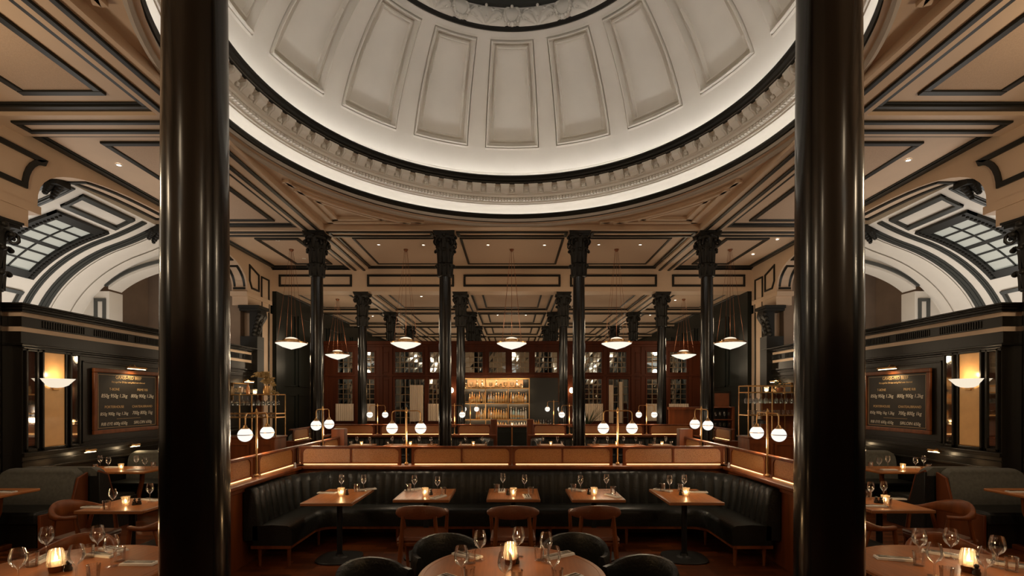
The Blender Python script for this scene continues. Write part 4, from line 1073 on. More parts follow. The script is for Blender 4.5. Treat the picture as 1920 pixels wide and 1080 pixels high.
def banquette(label, xh, y0, yb, loc=(0, 0), wings=True, R=.55, nch=.13, fr=.44, group=None, flat=False):
    t = thing('banquette', label, 'banquette', (loc[0], loc[1], 0), 0, group)
    pts, tot = path_pts(xh, y0, yb, R, .013)
    nC = round(tot / nch); secs = []
    for s_, p, nr in pts:
        ph = (s_ / tot * nC) % 1; bulge = .024 * math.sqrt(max(0, math.sin(PI * ph))) if not flat else .02
        def q(d, z): return (p[0] + nr[0] * d, p[1] + nr[1] * d, z)
        secs.append([q(-.10, .30), q(.06 + bulge, .30), q(.05 + bulge, .50), q(.03 + bulge, .68), q(.012 + bulge, .80), q(0 + bulge * .8, .855), q(-.025, .885 + bulge * .3), q(-.06, .89 + bulge * .3), q(-.10, .87)])
    b = MB(); b.loft(secs); 
    b.build('backrest', 'leather', t, ang=50)
    # seat : offset bands
    ns = []
    pts2, _ = path_pts(xh, y0, yb, R, .05)
    for s_, p, nr in pts2:
        # front edge keeps a straight corner
        def q(d, z): return (p[0] + nr[0] * d, p[1] + nr[1] * d, z)
        f_ = fr if R > fr else min(fr, R * .96)
        ns.append([q(0, .24), q(f_, .24), q(f_ + .004, .40), q(f_ - .01, .445), q(f_ - .045, .465), q(f_ * .5, .475), q(.0, .46)])
    MB().loft(ns).build('seat', 'leather', t, ang=60)
    ra = []
    for s_, p, nr in pts2:
        def q(d, z): return (p[0] + nr[0] * d, p[1] + nr[1] * d, z)
        f_ = fr if R > fr else min(fr, R * .96)
        ra.append([q(-.02, .205), q(f_ - .01, .205), q(f_ - .01, .24), q(-.02, .24)])
    MB().loft(ra).build('base_rail', 'chairwood', t, ang=60)
    for x, y in ([(-xh + .06, y0 + .05), (xh - .06, y0 + .05), (-xh + fr - .05, y0 + .05), (xh - fr + .05, y0 + .05), (-xh + fr - .03, yb - fr), (xh - fr + .03, yb - fr)] + [(x_, yb - fr + .04) for x_ in (-1.5, -.5, .5, 1.5)]):
        MB().lathe([(.016, 0), (.024, .205)], 12, (x, y, 0)).build('leg', 'chairwood', t)
    return t
banquette('long U shaped banquette in channelled black leather under the amber partition', 2.93, 5.60, 6.90, R=.62)
for s in (-1, 1):
    banquette('rear black leather banquette seen over the long amber partition, %s of the bar' % ('left' if s < 0 else 'right'), 2.15, 12.0, 13.08, loc=(s * 2.72, 0), R=.5)

# ================================================================== tables
def ped_table(label, x0, x1, y0, y1, cat='table', base='plate', group=None):
    cx, cy = (x0 + x1) / 2, (y0 + y1) / 2; t = thing('dining_table', label, cat, (cx, cy, 0), 0, group); hx, hy = (x1 - x0) / 2, (y1 - y0) / 2
    MB().box(-hx + .02, -hy + .02, .723, hx - .02, hy - .02, .75).build('tabletop', 'tabletop', t, bev=.003)
    m = MB(); 
    for a in ((-hx, -hy, hx, -hy + .022), (-hx, hy - .022, hx, hy), (-hx, -hy + .022, -hx + .022, hy - .022), (hx - .022, -hy + .022, hx, hy - .022)): m.box(a[0], a[1], .715, a[2], a[3], .7495)
    m.build('edge_band', 'tableedge', t, bev=.006)
    MB().lathe([(.032, .02), (.032, .70), (.11, .715)], 18).build('pedestal', 'iron', t)
    m = MB(); n = 28; poly = []
    for i in range(n):
        a = 2 * PI * i / n; r = .27 * (1 / (abs(math.cos(a)) ** 3 + abs(math.sin(a)) ** 3) ** (1 / 3)) * .95; poly.append((r * math.cos(a), r * math.sin(a)))
    m.prism(poly, 0, .018); m.lathe([(.09, .018), (.05, .03), (.04, .06)], 18); m.build('base_plate', 'iron', t, bev=.004)
    return t
def px_table(label, xl, xr, yn, yf):
    Yn = 1.15 * F / (yn - HZ); Yf = 1.15 * F / (yf - HZ); return ped_table(label, (xl - 960) * Yn / F, (xr - 960) * Yn / F, Yn, Yf)
T = {}
T['a'] = px_table('square wooden table at the left end of the channelled banquette', 562, 660, 943.5, 916.5)
T['b'] = px_table('square wooden table with a brown chair, second from the left along the banquette', 736, 842, 937, 916.3)
T['c'] = px_table('square wooden table in the middle of the channelled banquette', 912, 1013.3, 936.3, 915.8)
T['d'] = px_table('square wooden table with a brown chair, second from the right along the banquette', 1072.5, 1173.7, 937, 916.3)
T['e'] = px_table('square wooden table at the right end of the channelled banquette', 1255.7, 1359, 942.2, 916.6)
T['f'] = ped_table('square wooden table with armchairs, left of the huge left column', -4.50, -3.80, 5.09, 5.75)
T['g'] = ped_table('square wooden table with armchairs, right of the huge right column', 3.72, 4.38, 5.12, 5.82)
def round_table(label, cx, cy, r=.61, m_='roundtop'):
    t = thing('round_table', label, 'table', (cx, cy, 0))
    MB().lathe([(.001, .75), (r - .045, .75), (r - .042, .748), (r - .038, .75), (r - .01, .75), (r, .742), (r, .722), (r - .02, .712), (.001, .712)], 72).build('tabletop', m_, t, ang=25)
    MB().lathe([(.05, .02), (.05, .69), (.16, .712)], 20).build('pedestal', 'iron', t)
    MB().lathe([(.36, 0), (.36, .012), (.33, .022), (.09, .03), (.06, .06)], 40).build('base_plate', 'iron', t)
    return t
CXL, CXR, CYR = -2.98, 3.02, 3.30
round_table('round wooden table laid for four, front centre of the picture', 0, 3.27, .615)
round_table('round wooden table laid for four in the lower left corner', CXL, CYR, .62)
round_table('round wooden table laid for four in the lower right corner', CXR, CYR, .62)
for s in (-1, 1):
    d = 'left' if s < 0 else 'right'
    t = thing('booth_table', 'long wooden booth table with curved leg in the dark %s alcove' % d, 'table', (s * 6.42, 8.15, 0))
    MB().box(-.62, -.34, .715, .62, .34, .75).build('tabletop', 'tabletop', t, bev=.01)
    MB().tube([(-s * .35, 0, .715), (-s * .34, 0, .55), (-s * .28, 0, .3), (-s * .30, 0, .06)], .035, 10).build('leg', 'chairwood', t); MB().box(-s * .30 - .05, -.3, 0, -s * .30 + .05, .3, .06).build('foot', 'chairwood', t, bev=.01)
    t = thing('booth_table', 'wooden booth table cut by the %s picture edge' % d, 'table', (s * 6.68, 6.12, 0))
    MB().box(-.60, -.28, .715, .60, .28, .75).build('tabletop', 'tabletop', t, bev=.01)
    MB().tube([(-s * .36, 0, .715), (-s * .34, 0, .5), (-s * .26, 0, .3), (-s * .28, 0, .06)], .035, 10).build('leg', 'chairwood', t); MB().box(-s * .28 - .05, -.25, 0, -s * .28 + .05, .25, .06).build('foot', 'chairwood', t, bev=.01)
# rear row tables
RT = [(664, 707, 'far left'), (727, 822, 'left, before the outer lamp'), (862, 917, 'left, next to the bar gap'), (1006, 1055, 'right, next to the bar gap'), (1101, 1201, 'right, before the outer lamp'), (1215, 1252, 'far right')]
rear_t = []
for a, b, d in RT:
    x0, x1 = px2x(a, 12.7), px2x(b, 12.7)
    rear_t.append(ped_table('distant wooden table of the rear banquette, ' + d, x0, x1, 12.0, 12.70))

# ================================================================== chairs
def band(secs_def, th_in=.0):
    """swept curved band: each def = (x, y, nx, ny, zlo, zhi, th)"""
    secs = []
    for x, y, nx, ny, zl_, zh, th in secs_def:
        h = zh - zl_; o = []
        for u, w in ((0, -.25), (0, .25), (.15, .5), (.5, .55), (.85, .5), (1, .25), (1, -.25), (.85, -.5), (.5, -.45), (.15, -.5)):
            o.append((x + nx * th * w, y + ny * th * w, zl_ + h * u))
        secs.append(o)
    return MB().loft(secs)
def arm_chair(name, label, m_seat, m_back, m_frame, style):
    t = thing(name, label, 'chair')
    # local: front toward -y, back at +y
    if style == 'captain':
        D = []
        for i in range(25):
            a = math.radians(-28 + 236 * i / 24); x, y = -.265 * math.cos(a), .02 + .23 * math.sin(a)
            w = max(0, math.sin(max(0, min(PI, (a - .25) / (PI - .5) * PI)))); w = w ** .6
            D.append((x, y, -math.cos(a), math.sin(a),   .668 - .012 * w, .70 + .10 * w, .032))
        band(D).build('backrest', m_back, t, ang=60)
        m = MB().box(-.24, -.23, .40, .24, .20, .455); m.build('seat', m_seat, t, bev=.03, seg=3)
        MB().box(-.235, -.225, .36, .235, .195, .405).build('seat_frame', m_frame, t, bev=.01)
        for sx in (-1, 1):
            MB().tube([(sx * .20, -.21, 0), (sx * .225, -.20, .35), (sx * .25, -.12, .67)], [.017, .023, .017], 8).build('leg', m_frame, t)
            MB().tube([(sx * .21, .26, 0), (sx * .19, .21, .35), (sx * .165, .215, .68)], [.018, .026, .02], 8).build('leg', m_frame, t)
    elif style == 'hoop':                                 # all wood armchair with thick bent hoop back
        D = []
        for i in range(29):
            a = math.radians(-32 + 244 * i / 28); x, y = -.28 * math.cos(a), 0 + .25 * math.sin(a)
            w = max(0, math.sin(max(0, min(PI, (a) / PI * PI)))) ** 1.5
            D.append((x, y, -math.cos(a), math.sin(a), .655 - .01 * w, .695 + .11 * w, .045))
        band(D).build('hoop_back', m_frame, t, ang=60)
        MB().box(-.24, -.23, .40, .24, .21, .45).build('seat', m_seat, t, bev=.03, seg=3)
        MB().box(-.23, -.22, .355, .23, .2, .405).build('seat_frame', m_frame, t, bev=.01)
        for sx in (-1, 1):
            MB().tube([(sx * .225, -.22, 0), (sx * .235, -.17, .35), (sx * .25, -.12, .665)], [.016, .024, .018], 8).build('leg', m_frame, t)
            MB().tube([(sx * .215, .22, 0), (sx * .22, .18, .35), (sx * .235, .10, .67)], [.016, .024, .018], 8).build('leg', m_frame, t)
    else:                                                 # tub chair
        D = []
        for i in range(33):
            a = math.radians(-22 + 224 * i / 32); x, y = -.265 * math.cos(a), 0 + .24 * math.sin(a)
            w = max(0, math.sin(max(0, min(PI, a)))) ** .8
            D.append((x, y, -math.cos(a), math.sin(a), .42 + .04 * w, .665 + .085 * w, .06))
        band(D).build('shell_back', m_back, t, ang=60)
        MB().box(-.24, -.25, .39, .24, .20, .465).build('seat', m_seat, t, bev=.035, seg=3)
        MB().box(-.22, -.22, .33, .22, .19, .39).build('seat_frame', m_frame, t, bev=.01)
        for sx in (-1, 1):
            for sy in (-1, 1): MB().tube([(sx * .23, sy * .23, 0), (sx * .19, sy * .18, .36)], [.013, .022], 8).build('leg', m_frame, t)
    return t
ch1 = arm_chair('captain_chair', '', 'brownleather', 'brownleather', 'chairwood', 'captain')
for i, (px_, d) in enumerate(((788, 'pushed in at the second banquette table from the left'), (962, 'pushed in at the middle banquette table'), (1118, 'pushed in at the second banquette table from the right'))):
    o = ch1 if i == 0 else dup(ch1, (0, 0, 0)); Y = 5.36; o.location = ((px_ - 960) * 5.22 / F, Y, 0); o.rotation_euler = (0, 0, PI); o['label'] = 'brown leather armchair ' + d
ch2 = arm_chair('hoop_back_chair', '', 'brownleather', 'chairwood', 'chairwood', 'hoop')
hc = []
for s in (-1, 1):
    d = 'left' if s < 0 else 'right'
    hc += [(s * 4.62, 5.36, -s * PI / 2 + 0, 'bent wood armchair at the outer side of the %s square table' % d),
           (s * 3.72, 6.05, 0, 'bent wood armchair behind the %s square table, half hidden by the huge column' % d),
           (s * 3.42, 3.84, s * -.2, 'bent wood armchair behind the lower %s round table' % d)]
for i, (x, y, rz, l) in enumerate(hc):
    o = ch2 if i == 0 else dup(ch2, (0, 0, 0)); o.location = (x, y, 0); o.rotation_euler = (0, 0, rz); o['label'] = l
# (local front -y) : chair left of the table has its back to the left wall
ch4 = arm_chair('side_armchair', '', 'leather', 'chairwood', 'chairwood', 'hoop')
for i, s in enumerate((-1, 1)):
    o = ch4 if i == 0 else dup(ch4, (0, 0, 0)); o.location = (s * 3.50, 4.95, 0); o.rotation_euler = (0, 0, s * PI * .5 + (PI if 0 else 0)); o['label'] = 'wooden armchair with black seat peeking out beside the huge %s column' % ('left' if s < 0 else 'right')
ch3 = arm_chair('tub_chair', '', 'leather', 'leather', 'iron', 'tub')
tc_ = [(-.52, 4.02, math.radians(22), 'behind the front centre round table on the left'), (.50, 4.04, math.radians(-20), 'behind the front centre round table on the right'),
       (-.93, 3.42, math.radians(62), 'at the left side of the front centre round table'), (.88, 3.48, math.radians(-60), 'at the right side of the front centre round table')]
for i, (x, y, rz, l) in enumerate(tc_):
    o = ch3 if i == 0 else dup(ch3, (0, 0, 0)); o.location = (x, y, 0); o.rotation_euler = (0, 0, rz); o['label'] = 'black leather tub chair ' + l

# ================================================================== booths
def booth(label, w, loc, rz, side=0, fabric='greyfabric', h=1.0, turned=False):
    """faces local -y ; side = +1/-1 where the wooden end panel shows"""
    t = thing('booth_bench', label, 'bench', (*loc, 0), rz)
    hw = w / 2; n = 20; secs = []
    for z, y, inset in ((.40, -.02, 0), (.60, .0, 0), (.80, .035, 0), (h - .10, .055, 0), (h - .05, .06, .03), (h - .015, .075, .08), (h, .10, .10)):
        secs.append([(-hw + inset, y, z), (hw - inset, y, z), (hw - inset, .19, z), (-hw + inset, .19, z)])
    MB().loft(secs).build('backrest', fabric, t, ang=50)
    MB().box(-hw, .19, .08, hw, .205, h - .12).build('back_panel', 'leather', t)
    MB().box(-hw, -.52, .30, hw, 0, .46).build('seat_cushion', 'leather', t, bev=.035, seg=3)
    MB().box(-hw + .03, -.48, .0, hw - .03, .18, .30).build('plinth', 'darkwood', t)
    for e in ((side,) if side else (-1, 1)):
        x0, x1 = (hw, hw + .035) if e > 0 else (-hw - .035, -hw)
        poly = [(-.50, 0), (.20, 0), (.215, h - .06), (.06, h - .12), (-.03, .52), (-.06, .42), (-.50, .42)]
        MB().prism(poly, x0, x1, 'x').build('end_panel', 'wood' if not turned else 'leather', t, bev=.006)
        if turned: MB().tube([((x0 + x1) / 2, -.065, .42), ((x0 + x1) / 2, -.035, .52), ((x0 + x1) / 2, .055, h - .12), ((x0 + x1) / 2, .2, h - .05)], .02, 8).build('edge_trim', 'wood', t)
    return t
for s in (-1, 1):
    d = 'left' if s < 0 else 'right'; sd = -s
    booth('grey green upholstered booth seat facing the viewer at the %s picture edge' % d, 1.06, (s * 6.54, 6.78), 0, sd, h=.93)
    booth('booth seat turned away showing its black back, behind the %s edge booth' % d, 1.15, (s * 6.44, 7.22), PI, s, h=.93, turned=True)
    booth('grey upholstered booth seat beyond the %s alcove table' % d, 1.15, (s * 6.42, 9.0), 0, sd, h=.95)
    booth('grey upholstered booth seat far back, beside the glass rack on the %s' % d, 1.0, (s * 6.45, 10.9), 0, sd, h=.95)
    if s < 0: booth('shadowed grey booth seat below the dark left rear pilaster', .8, (s * 5.75, 13.6), 0, sd, h=.95)
    # table lamps on the booth ledge
    for k, (px_, Yy) in enumerate((((152 if s < 0 else 1768), 8.0), ((238 if s < 0 else 1616), 9.1))):
        Yy = 7.05 * F / abs(px_ - 960)
        t = thing('ledge_light', 'small brass tube light over the booth ledge, %s %s' % (('nearer one on the' if k == 0 else 'farther one on the'), d), 'picture light', (s * 7.0, Yy, 1.055))
        MB().tube([(-s * .10, -.11, 0), (-s * .10, .11, 0)], .022, 12).build('shade', 'brass', t)
        MB().box(-s * .10 - .012, -.10, -.026, -s * .10 + .012, .10, -.020).build('tube', 'piclight', t)
        MB().tube([(s * .03, 0, -.02), (-s * .05, 0, .03), (-s * .10, 0, .01)], .008, 8).build('bracket', 'brass', t)
        L = point(s * 6.86, Yy, 1.0, 1.2, r=.02, col=(1, .72, .4))

# ================================================================== side wall fittings (local frame: x right, -y to the viewer)
def loc_side(s, X, Y, z): return (s * X, Y, z), (PI / 2 if s < 0 else -PI / 2)
def text(body, size, x, z, m_, parent, align='CENTER', y=-.004, shear=0, extrude=.0008):
    cu = bpy.data.curves.new('lettering', 'FONT'); cu.body = body; cu.size = size; cu.align_x = align; cu.extrude = extrude; cu.shear = shear
    cu.materials.append(M[m_]); o = bpy.data.objects.new('lettering', cu); COL.objects.link(o); o.parent = parent
    o.location = (x, y, z); o.rotation_euler = (PI / 2, 0, 0); return o
def picture_light(parent, z, w=.46):
    MB().tube([(0, 0, z - .03), (0, -.05, z + .05), (0, -.12, z + .05), (0, -.17, z - .01)], .009, 8).build('light_arm', 'brass', parent)
    s_ = MB().tube([(-w / 2, -.17, z), (w / 2, -.17, z)], .02, 12).build('light_shade', 'brass', parent)
    MB().box(-w / 2 + .02, -.18, z - .027, w / 2 - .02, -.16, z - .019).build('light_tube', 'piclight', s_, smooth=False)
for s in (-1, 1):
    d = 'left' if s < 0 else 'right'
    Yc_ = 9.07; l, rz = loc_side(s, 7.03, Yc_, 1.86)
    t = thing('menu_board', 'framed black menu board lettered in gold and chalk on the dark %s wall' % d, 'menu board', l, rz)
    w, h = .775, .56
    MB().box(-w + .05, -.025, -h + .05, w - .05, 0, h - .05).build('board', 'board', t, smooth=False)
    fr = MB()
    for a, b, c_, e in ((-w, -h, w, -h + .07), (-w, h - .07, w, h), (-w, -h + .07, -w + .07, h - .07), (w - .07, -h + .07, w, h - .07)): fr.box(a, -.05, b, c_, 0, e)
    fr.build('frame', 'chairwood', t, bev=.012, smooth=False)
    g = MB(); frame_y(g, -w + .10, -h + .10, w - .10, h - .10, -.025, .005, .002); g.build('gold_line', 'goldletter', t, smooth=False)
    yy = -.027
    text('GRASS-FED BEEF', .085, 0, h - .165, 'goldletter', t, y=yy)
    text('Dry aged for 28 days and grilled over charcoal', .042, 0, h - .235, 'goldletter', t, y=yy)
    for x, z, u, v in ((-.33, .19, 'T-BONE', '850g 950g 1.2kg'), (.33, .19, 'PRIME RIB', '800g 900g 1.2kg'), (-.33, -.12, 'PORTERHOUSE', '850g 900g 1kg 1.2kg'), (.33, -.12, 'CHATEAUBRIAND', '700g 800g 1kg')):
        text(u, .062, x, z, 'goldletter', t, y=yy)
        text(v, .088 if len(v) < 16 else .075, x, z - .125, 'chalk', t, y=yy, shear=.2)
    MB().box(-.28, -.028, -.315, .28, -.025, -.311).build('rule', 'goldletter', t, smooth=False)
    text('RIB EYE 600g 650g', .075, -.33, -.42, 'chalk', t, y=yy, shear=.2); text('SIRLOIN 650g', .078, .34, -.42, 'chalk', t, y=yy, shear=.2)
    picture_light(t, h + .045)
    spot(s * 6.83, Yc_, 2.42, 9, 140, (1, .72, .42), .03, (s * 7.1, Yc_, 1.7))
    # far small board
    l, rz = loc_side(s, 7.03, 12.95, 2.05)
    t = thing('small_sign_board', 'small lit %s on the far %s wall beside the pale pilaster' % ('gilt lettered sign board' if s < 0 else 'painting', d), 'sign' if s < 0 else 'painting', l, rz)
    MB().box(-.52, -.03, -.24, .52, 0, .24).build('board', 'board', t, smooth=False)
    g = MB(); frame_y(g, -.54, -.26, .54, .26, 0, .03, .045); g.build('frame', 'brass', t, smooth=False)
    if s < 0: text('STEAKS & GRILL', .13, 0, .02, 'goldletter', t, y=-.034)
    else:
        m = MB(); rr = random.Random(3)
        for k in range(14): m.sphere((rr.uniform(-.35, .35), -.032, rr.uniform(-.15, .15)), rr.uniform(.02, .05), 8, 5)
        m.build('painted_fruit', 'goldletter', t)
    picture_light(t, .31); spot(s * 6.83, 12.95, 2.42, 8, 140, (1, .75, .45), .03, (s * 7.1, 12.95, 2.0))
    # amber onyx panel and bevelled mirror strips
    Ya = (7.45, 7.80)
    for (y0_, y1_, nm, mt, lb) in ((7.45, 7.80, 'onyx_panel', 'amberpanel', 'tall amber stone panel behind the bowl lamp on the %s wall' % d), (7.19, 7.34, 'mirror_strip', 'mirror', 'tall narrow mirror strip nearer the picture edge, %s wall' % d), (7.91, 8.06, 'mirror_strip', 'mirror', 'tall narrow mirror strip between amber panel and menu board, %s wall' % d)):
        l, rz = loc_side(s, 7.05, (y0_ + y1_) / 2, 1.19); hw = (y1_ - y0_) / 2
        if nm == 'onyx_panel':
            t = thing(nm, lb, 'wall panel', l, rz); MB().box(-hw, -.015, 0, hw, 0, 1.42).build('panel', mt, t, bev=.004)
            g = MB(); frame_y(g, -hw - .012, -.012, hw + .012, 1.432, 0, .012, .03); g.build('frame', 'brass', t, smooth=False)
        else:
            t = thing(nm, lb, 'mirror', l, rz)
            m = MB(); o_ = [(-hw, 0, 0), (hw, 0, 0), (hw, 0, 1.42), (-hw, 0, 1.42)]; i_ = [(-hw + .022, -.014, .022), (hw - .022, -.014, .022), (hw - .022, -.014, 1.398), (-hw + .022, -.014, 1.398)]
            m.add(o_ + i_, [(4, 5, 6, 7), (0, 1, 5, 4), (1, 2, 6, 5), (2, 3, 7, 6), (3, 0, 4, 7)]); m.build('glass', 'mirror', t, smooth=False)
    # bowl sconce
    l, rz = loc_side(s, 7.02, 7.62, 2.08)
    t = thing('bowl_sconce', 'glowing etched glass half bowl wall lamp on the %s amber panel' % d, 'wall lamp', l, rz)
    m = MB(); n = 24; prf_ = [(.03, -.01), (.10, .0), (.16, .03), (.20, .075), (.245, .125), (.252, .128)]
    vs = []; fs = []
    for r, z in prf_:
        for k in range(n + 1): a = PI + PI * k / n; vs.append((r * math.cos(a), r * math.sin(a) * .95, z))
    for i in range(len(prf_) - 1):
        for k in range(n): fs.append((i * (n + 1) + k, i * (n + 1) + k + 1, (i + 1) * (n + 1) + k + 1, (i + 1) * (n + 1) + k))
    m.add(vs, fs).build('bowl', emat('sconce_bowl_glow', (1, .86, .66), .85), t)
    MB().sphere((0, -.09, .065), .038, 14, 8).build('bulb', 'bulb', t)
    MB().box(-.05, -.02, -.05, .05, 0, .05).build('backplate', 'brass', t, bev=.005)
    point(s * 6.89, 7.62, 2.27, 3.5, r=.03, col=(1, .72, .42))

# ================================================================== waiter stations : brass glass racks on wooden cabinets
def wine_glass(kind=0):
    t = thing('wine_glass', '', 'wine glass')
    if kind == 0: p = [(.036, 0), (.033, .003), (.008, .006), (.004, .012), (.0035, .085), (.008, .094), (.026, .112), (.036, .135), (.037, .155), (.033, .185), (.029, .205)]
    else: p = [(.038, 0), (.035, .003), (.008, .006), (.0045, .012), (.004, .08), (.012, .09), (.034, .108), (.046, .135), (.047, .155), (.042, .185), (.035, .212)]
    MB().lathe(p, 28).build('bowl_and_stem', 'glass', t, ang=60)
    return t
def single(o, label, cat, group=None): return tag(o, label, cat, group)
wg_mesh = MB().lathe([(.036, 0), (.033, .003), (.008, .006), (.004, .012), (.0035, .085), (.008, .094), (.026, .112), (.036, .135), (.037, .155), (.033, .185), (.029, .205)], 26).build('wine_glass', 'glass', ang=60)
wg2_mesh = MB().lathe([(.038, 0), (.035, .003), (.008, .006), (.0045, .012), (.004, .08), (.012, .09), (.034, .108), (.046, .135), (.047, .155), (.042, .185), (.035, .212)], 28).build('wine_glass', 'glass', ang=60)
def tumbler_mesh():
    m = MB(); secs = []
    for r, z in ((.028, 0), (.031, .0), (.036, .09), (.038, .095), (.0365, .095), (.0345, .09), (.029, .008), (.001, .006)):
        secs.append([((r * (1 + (.03 if k % 2 else -.02) * (1 if z > .001 and z < .085 or 1 else 0))) * math.cos(2 * PI * k / 24), (r * (1 + (.03 if k % 2 else -.02))) * math.sin(2 * PI * k / 24), z) for k in range(24)])
    m.loft(secs, cap=False); return m.build('tumbler', 'glass', ang=25)
tm_mesh = tumbler_mesh()
wgl_small = MB().lathe([(.033, 0), (.007, .005), (.0035, .08), (.03, .11), (.035, .14), (.029, .19)], 12).build('hanging_glass', 'hglass', ang=60)
protoused = set()
def inst(proto, loc, label, cat, group=None, rz=0, scale=None, rx=0):
    if proto.name in protoused: o = proto.copy(); COL.objects.link(o)
    else: o = proto; protoused.add(proto.name)
    o.location = loc; o.rotation_euler = (rx, 0, rz)
    if scale: o.scale = scale
    tag(o, label, cat, group); return o
for s in (-1, 1):
    d = 'left' if s < 0 else 'right'; x0, x1 = sorted((s * 4.30, s * 5.60)); Yr = 9.0
    t = thing('waiter_station', 'wooden service cabinet carrying a brass glass rack, behind the %s side partition' % d, 'cabinet', ((x0 + x1) / 2, Yr, 0)); hw = (x1 - x0) / 2
    MB().box(-hw, 0, 0, hw, .45, 1.18).build('body', 'wood', t, bev=.01)
    MB().box(-hw - .02, -.02, 1.18, hw + .02, .47, 1.21).build('worktop', 'wood', t, bev=.006)
    m = MB(); 
    for k in range(3): frame_y(m, -hw + .04 + k * .42, .1, -hw + .42 + k * .42, 1.1, 0, .04, .02)
    m.build('door', 'wood', t, smooth=False)
    MB().box((-hw if s > 0 else .1) + .42 * (s > 0), .40, 1.21, hw - .42 * (s < 0) if s < 0 else hw, .44, 2.0).build('back_panel', 'wood', t, smooth=False)
    r = MB()
    zs_ = (1.60, 2.02, 2.14) if s > 0 else (1.56, 1.63, 1.98)
    for xx in (-hw, -hw / 3, hw / 3, hw):
        for yy in (.02, .40): r.box(xx - .008, yy - .008, 1.21, xx + .008, yy + .008, zs_[2] if s > 0 else zs_[2])
    for z in zs_:
        for yy in (.02, .40): r.box(-hw, yy - .008, z - .008, hw, yy + .008, z + .008)
        for xx in (-hw, hw): r.box(xx - .008, .02, z - .008, xx + .008, .40, z + .008)
    r.build('rack_frame', 'brass', t, smooth=False)
    MB().box(-hw, .02, zs_[0] - .006, hw, .40, zs_[0]).build('glass_shelf', 'hglass', t, smooth=False)
    top = 1.98 if s < 0 else 2.02
    MB().box(-hw, .02, top - .006, hw, .40, top).build('glass_shelf', 'hglass', t, smooth=False)
    cx = (x0 + x1) / 2
    for k in range(13):
        for j in range(2):
            inst(wgl_small, (x0 + .08 + k * .095, Yr + .12 + j * .16, top - .012), 'wine glass hanging upside down under the top shelf of the %s brass rack' % d, 'wine glass', 'hanging glasses in the %s rack' % d, rx=PI)
    for k in range(14):
        inst(tm_mesh, (x0 + .07 + k * .088, Yr + .12, zs_[0] + .001), 'tumbler standing on the middle shelf of the %s brass rack' % d, 'tumbler', 'tumblers in the %s rack' % d)
    # things on top
    if s < 0:
        xt = lambda px_: px2x(px_, Yr + .15)
        for k, px_ in enumerate((436, 451.5, 465)):
            m = [MB().lathe([(.03, 0), (.035, .08), (.02, .12), (.025, .15)], 16), MB().lathe([(.03, 0), (.01, .02), (.05, .05), (.055, .13), (.045, .14)], 16), MB().lathe([(.03, 0), (.03, .12), (.012, .17), (.012, .21), (.001, .21)], 16)][k]
            o = m.build(['glass_jug', 'glass_vase', 'spirit_bottle'][k], ['decanter', 'decanter', 'b_amber'][k], loc=(xt(px_), Yr + .15, top + .002)); tag(o, ['small glass jug', 'footed glass vase', 'slim amber bottle'][k] + ' on top of the left brass rack', ['jug', 'vase', 'bottle'][k])
        cxv, cyv = xt(478), Yr + .15
        t2 = thing('votive_candle', 'glowing glass votive candle on top of the left brass rack', 'candle', (cxv, cyv, top + .002)); MB().lathe([(.03, 0), (.04, .10)], 16).build('holder', 'frost', t2); MB().sphere((0, 0, .045), .016, 8, 6).build('flame', 'flame', t2)
        t2 = thing('dried_foliage_vase', 'brass pot of drooping dried leaves at the right end of the left glass rack', 'dried plant', (px2x(500, Yr + .15), Yr + .15, top + .002))
        MB().lathe([(.001, 0), (.055, 0), (.06, .10), (.05, .16)], 18).build('pot', 'brass', t2)
        lf = MB(); rr = random.Random(4); st = MB()
        for b_ in range(13):
            a = rr.uniform(-.5, .6); L_ = rr.uniform(.25, .55); dirx = rr.uniform(-.35, .6); diry = rr.uniform(-.35, .25); pts = []
            for i in range(6):
                u = i / 5; pts.append((dirx * L_ * u * 1.1, diry * L_ * u, .15 + .25 * math.sin(u * 2.2) - (.30 * u * u if dirx > .1 else 0)))
            st.tube(pts, .003, 5)
            for i in range(1, 6):
                for e in range(4):
                    p = Vector(pts[i]); an = rr.uniform(0, 2 * PI); dv = Vector((math.cos(an), math.sin(an) * .6, rr.uniform(-.9, .4))).normalized() * rr.uniform(.05, .09); sd_ = dv.cross(Vector((0, 1, .2))).normalized() * .018
                    lf.add([p, p + dv * .5 + sd_, p + dv, p + dv * .5 - sd_ + Vector((0, .006, 0))], [(0, 1, 2, 3)])
        st.build('stems', 'leaf', t2); lf.build('leaves', 'leaf', t2, smooth=False)
    else:
        t2 = thing('votive_candle', 'glowing glass votive candle on top of the right brass rack', 'candle', (px2x(1437, Yr + .15), Yr + .15, top + .002)); MB().lathe([(.03, 0), (.04, .10)], 16).build('holder', 'frost', t2); MB().sphere((0, 0, .045), .018, 8, 6).build('flame', 'flame', t2)
        t2 = thing('potted_plant', 'dark leafy plant in a copper pot on top of the right brass rack', 'plant', (px2x(1462, Yr + .15), Yr + .15, top + .002)); MB().lathe([(.001, 0), (.05, 0), (.065, .09)], 18).build('pot', 'copper', t2)
        lf = MB(); rr = random.Random(9)
        for b_ in range(90):
            an = rr.uniform(0, 2 * PI); el = rr.uniform(.1, 1.3); R_ = rr.uniform(.05, .16); p = Vector((R_ * math.cos(an) * math.cos(el), R_ * math.sin(an) * math.cos(el), .10 + R_ * math.sin(el)))
            dv = Vector((math.cos(an), math.sin(an), rr.uniform(-.6, .8))).normalized() * .06; sd_ = dv.cross(Vector((0, 0, 1))).normalized() * .02; lf.add([p, p + dv * .5 + sd_, p + dv, p + dv * .5 - sd_], [(0, 1, 2, 3)])
        lf.build('leaves', 'greenleaf', t2, smooth=False)
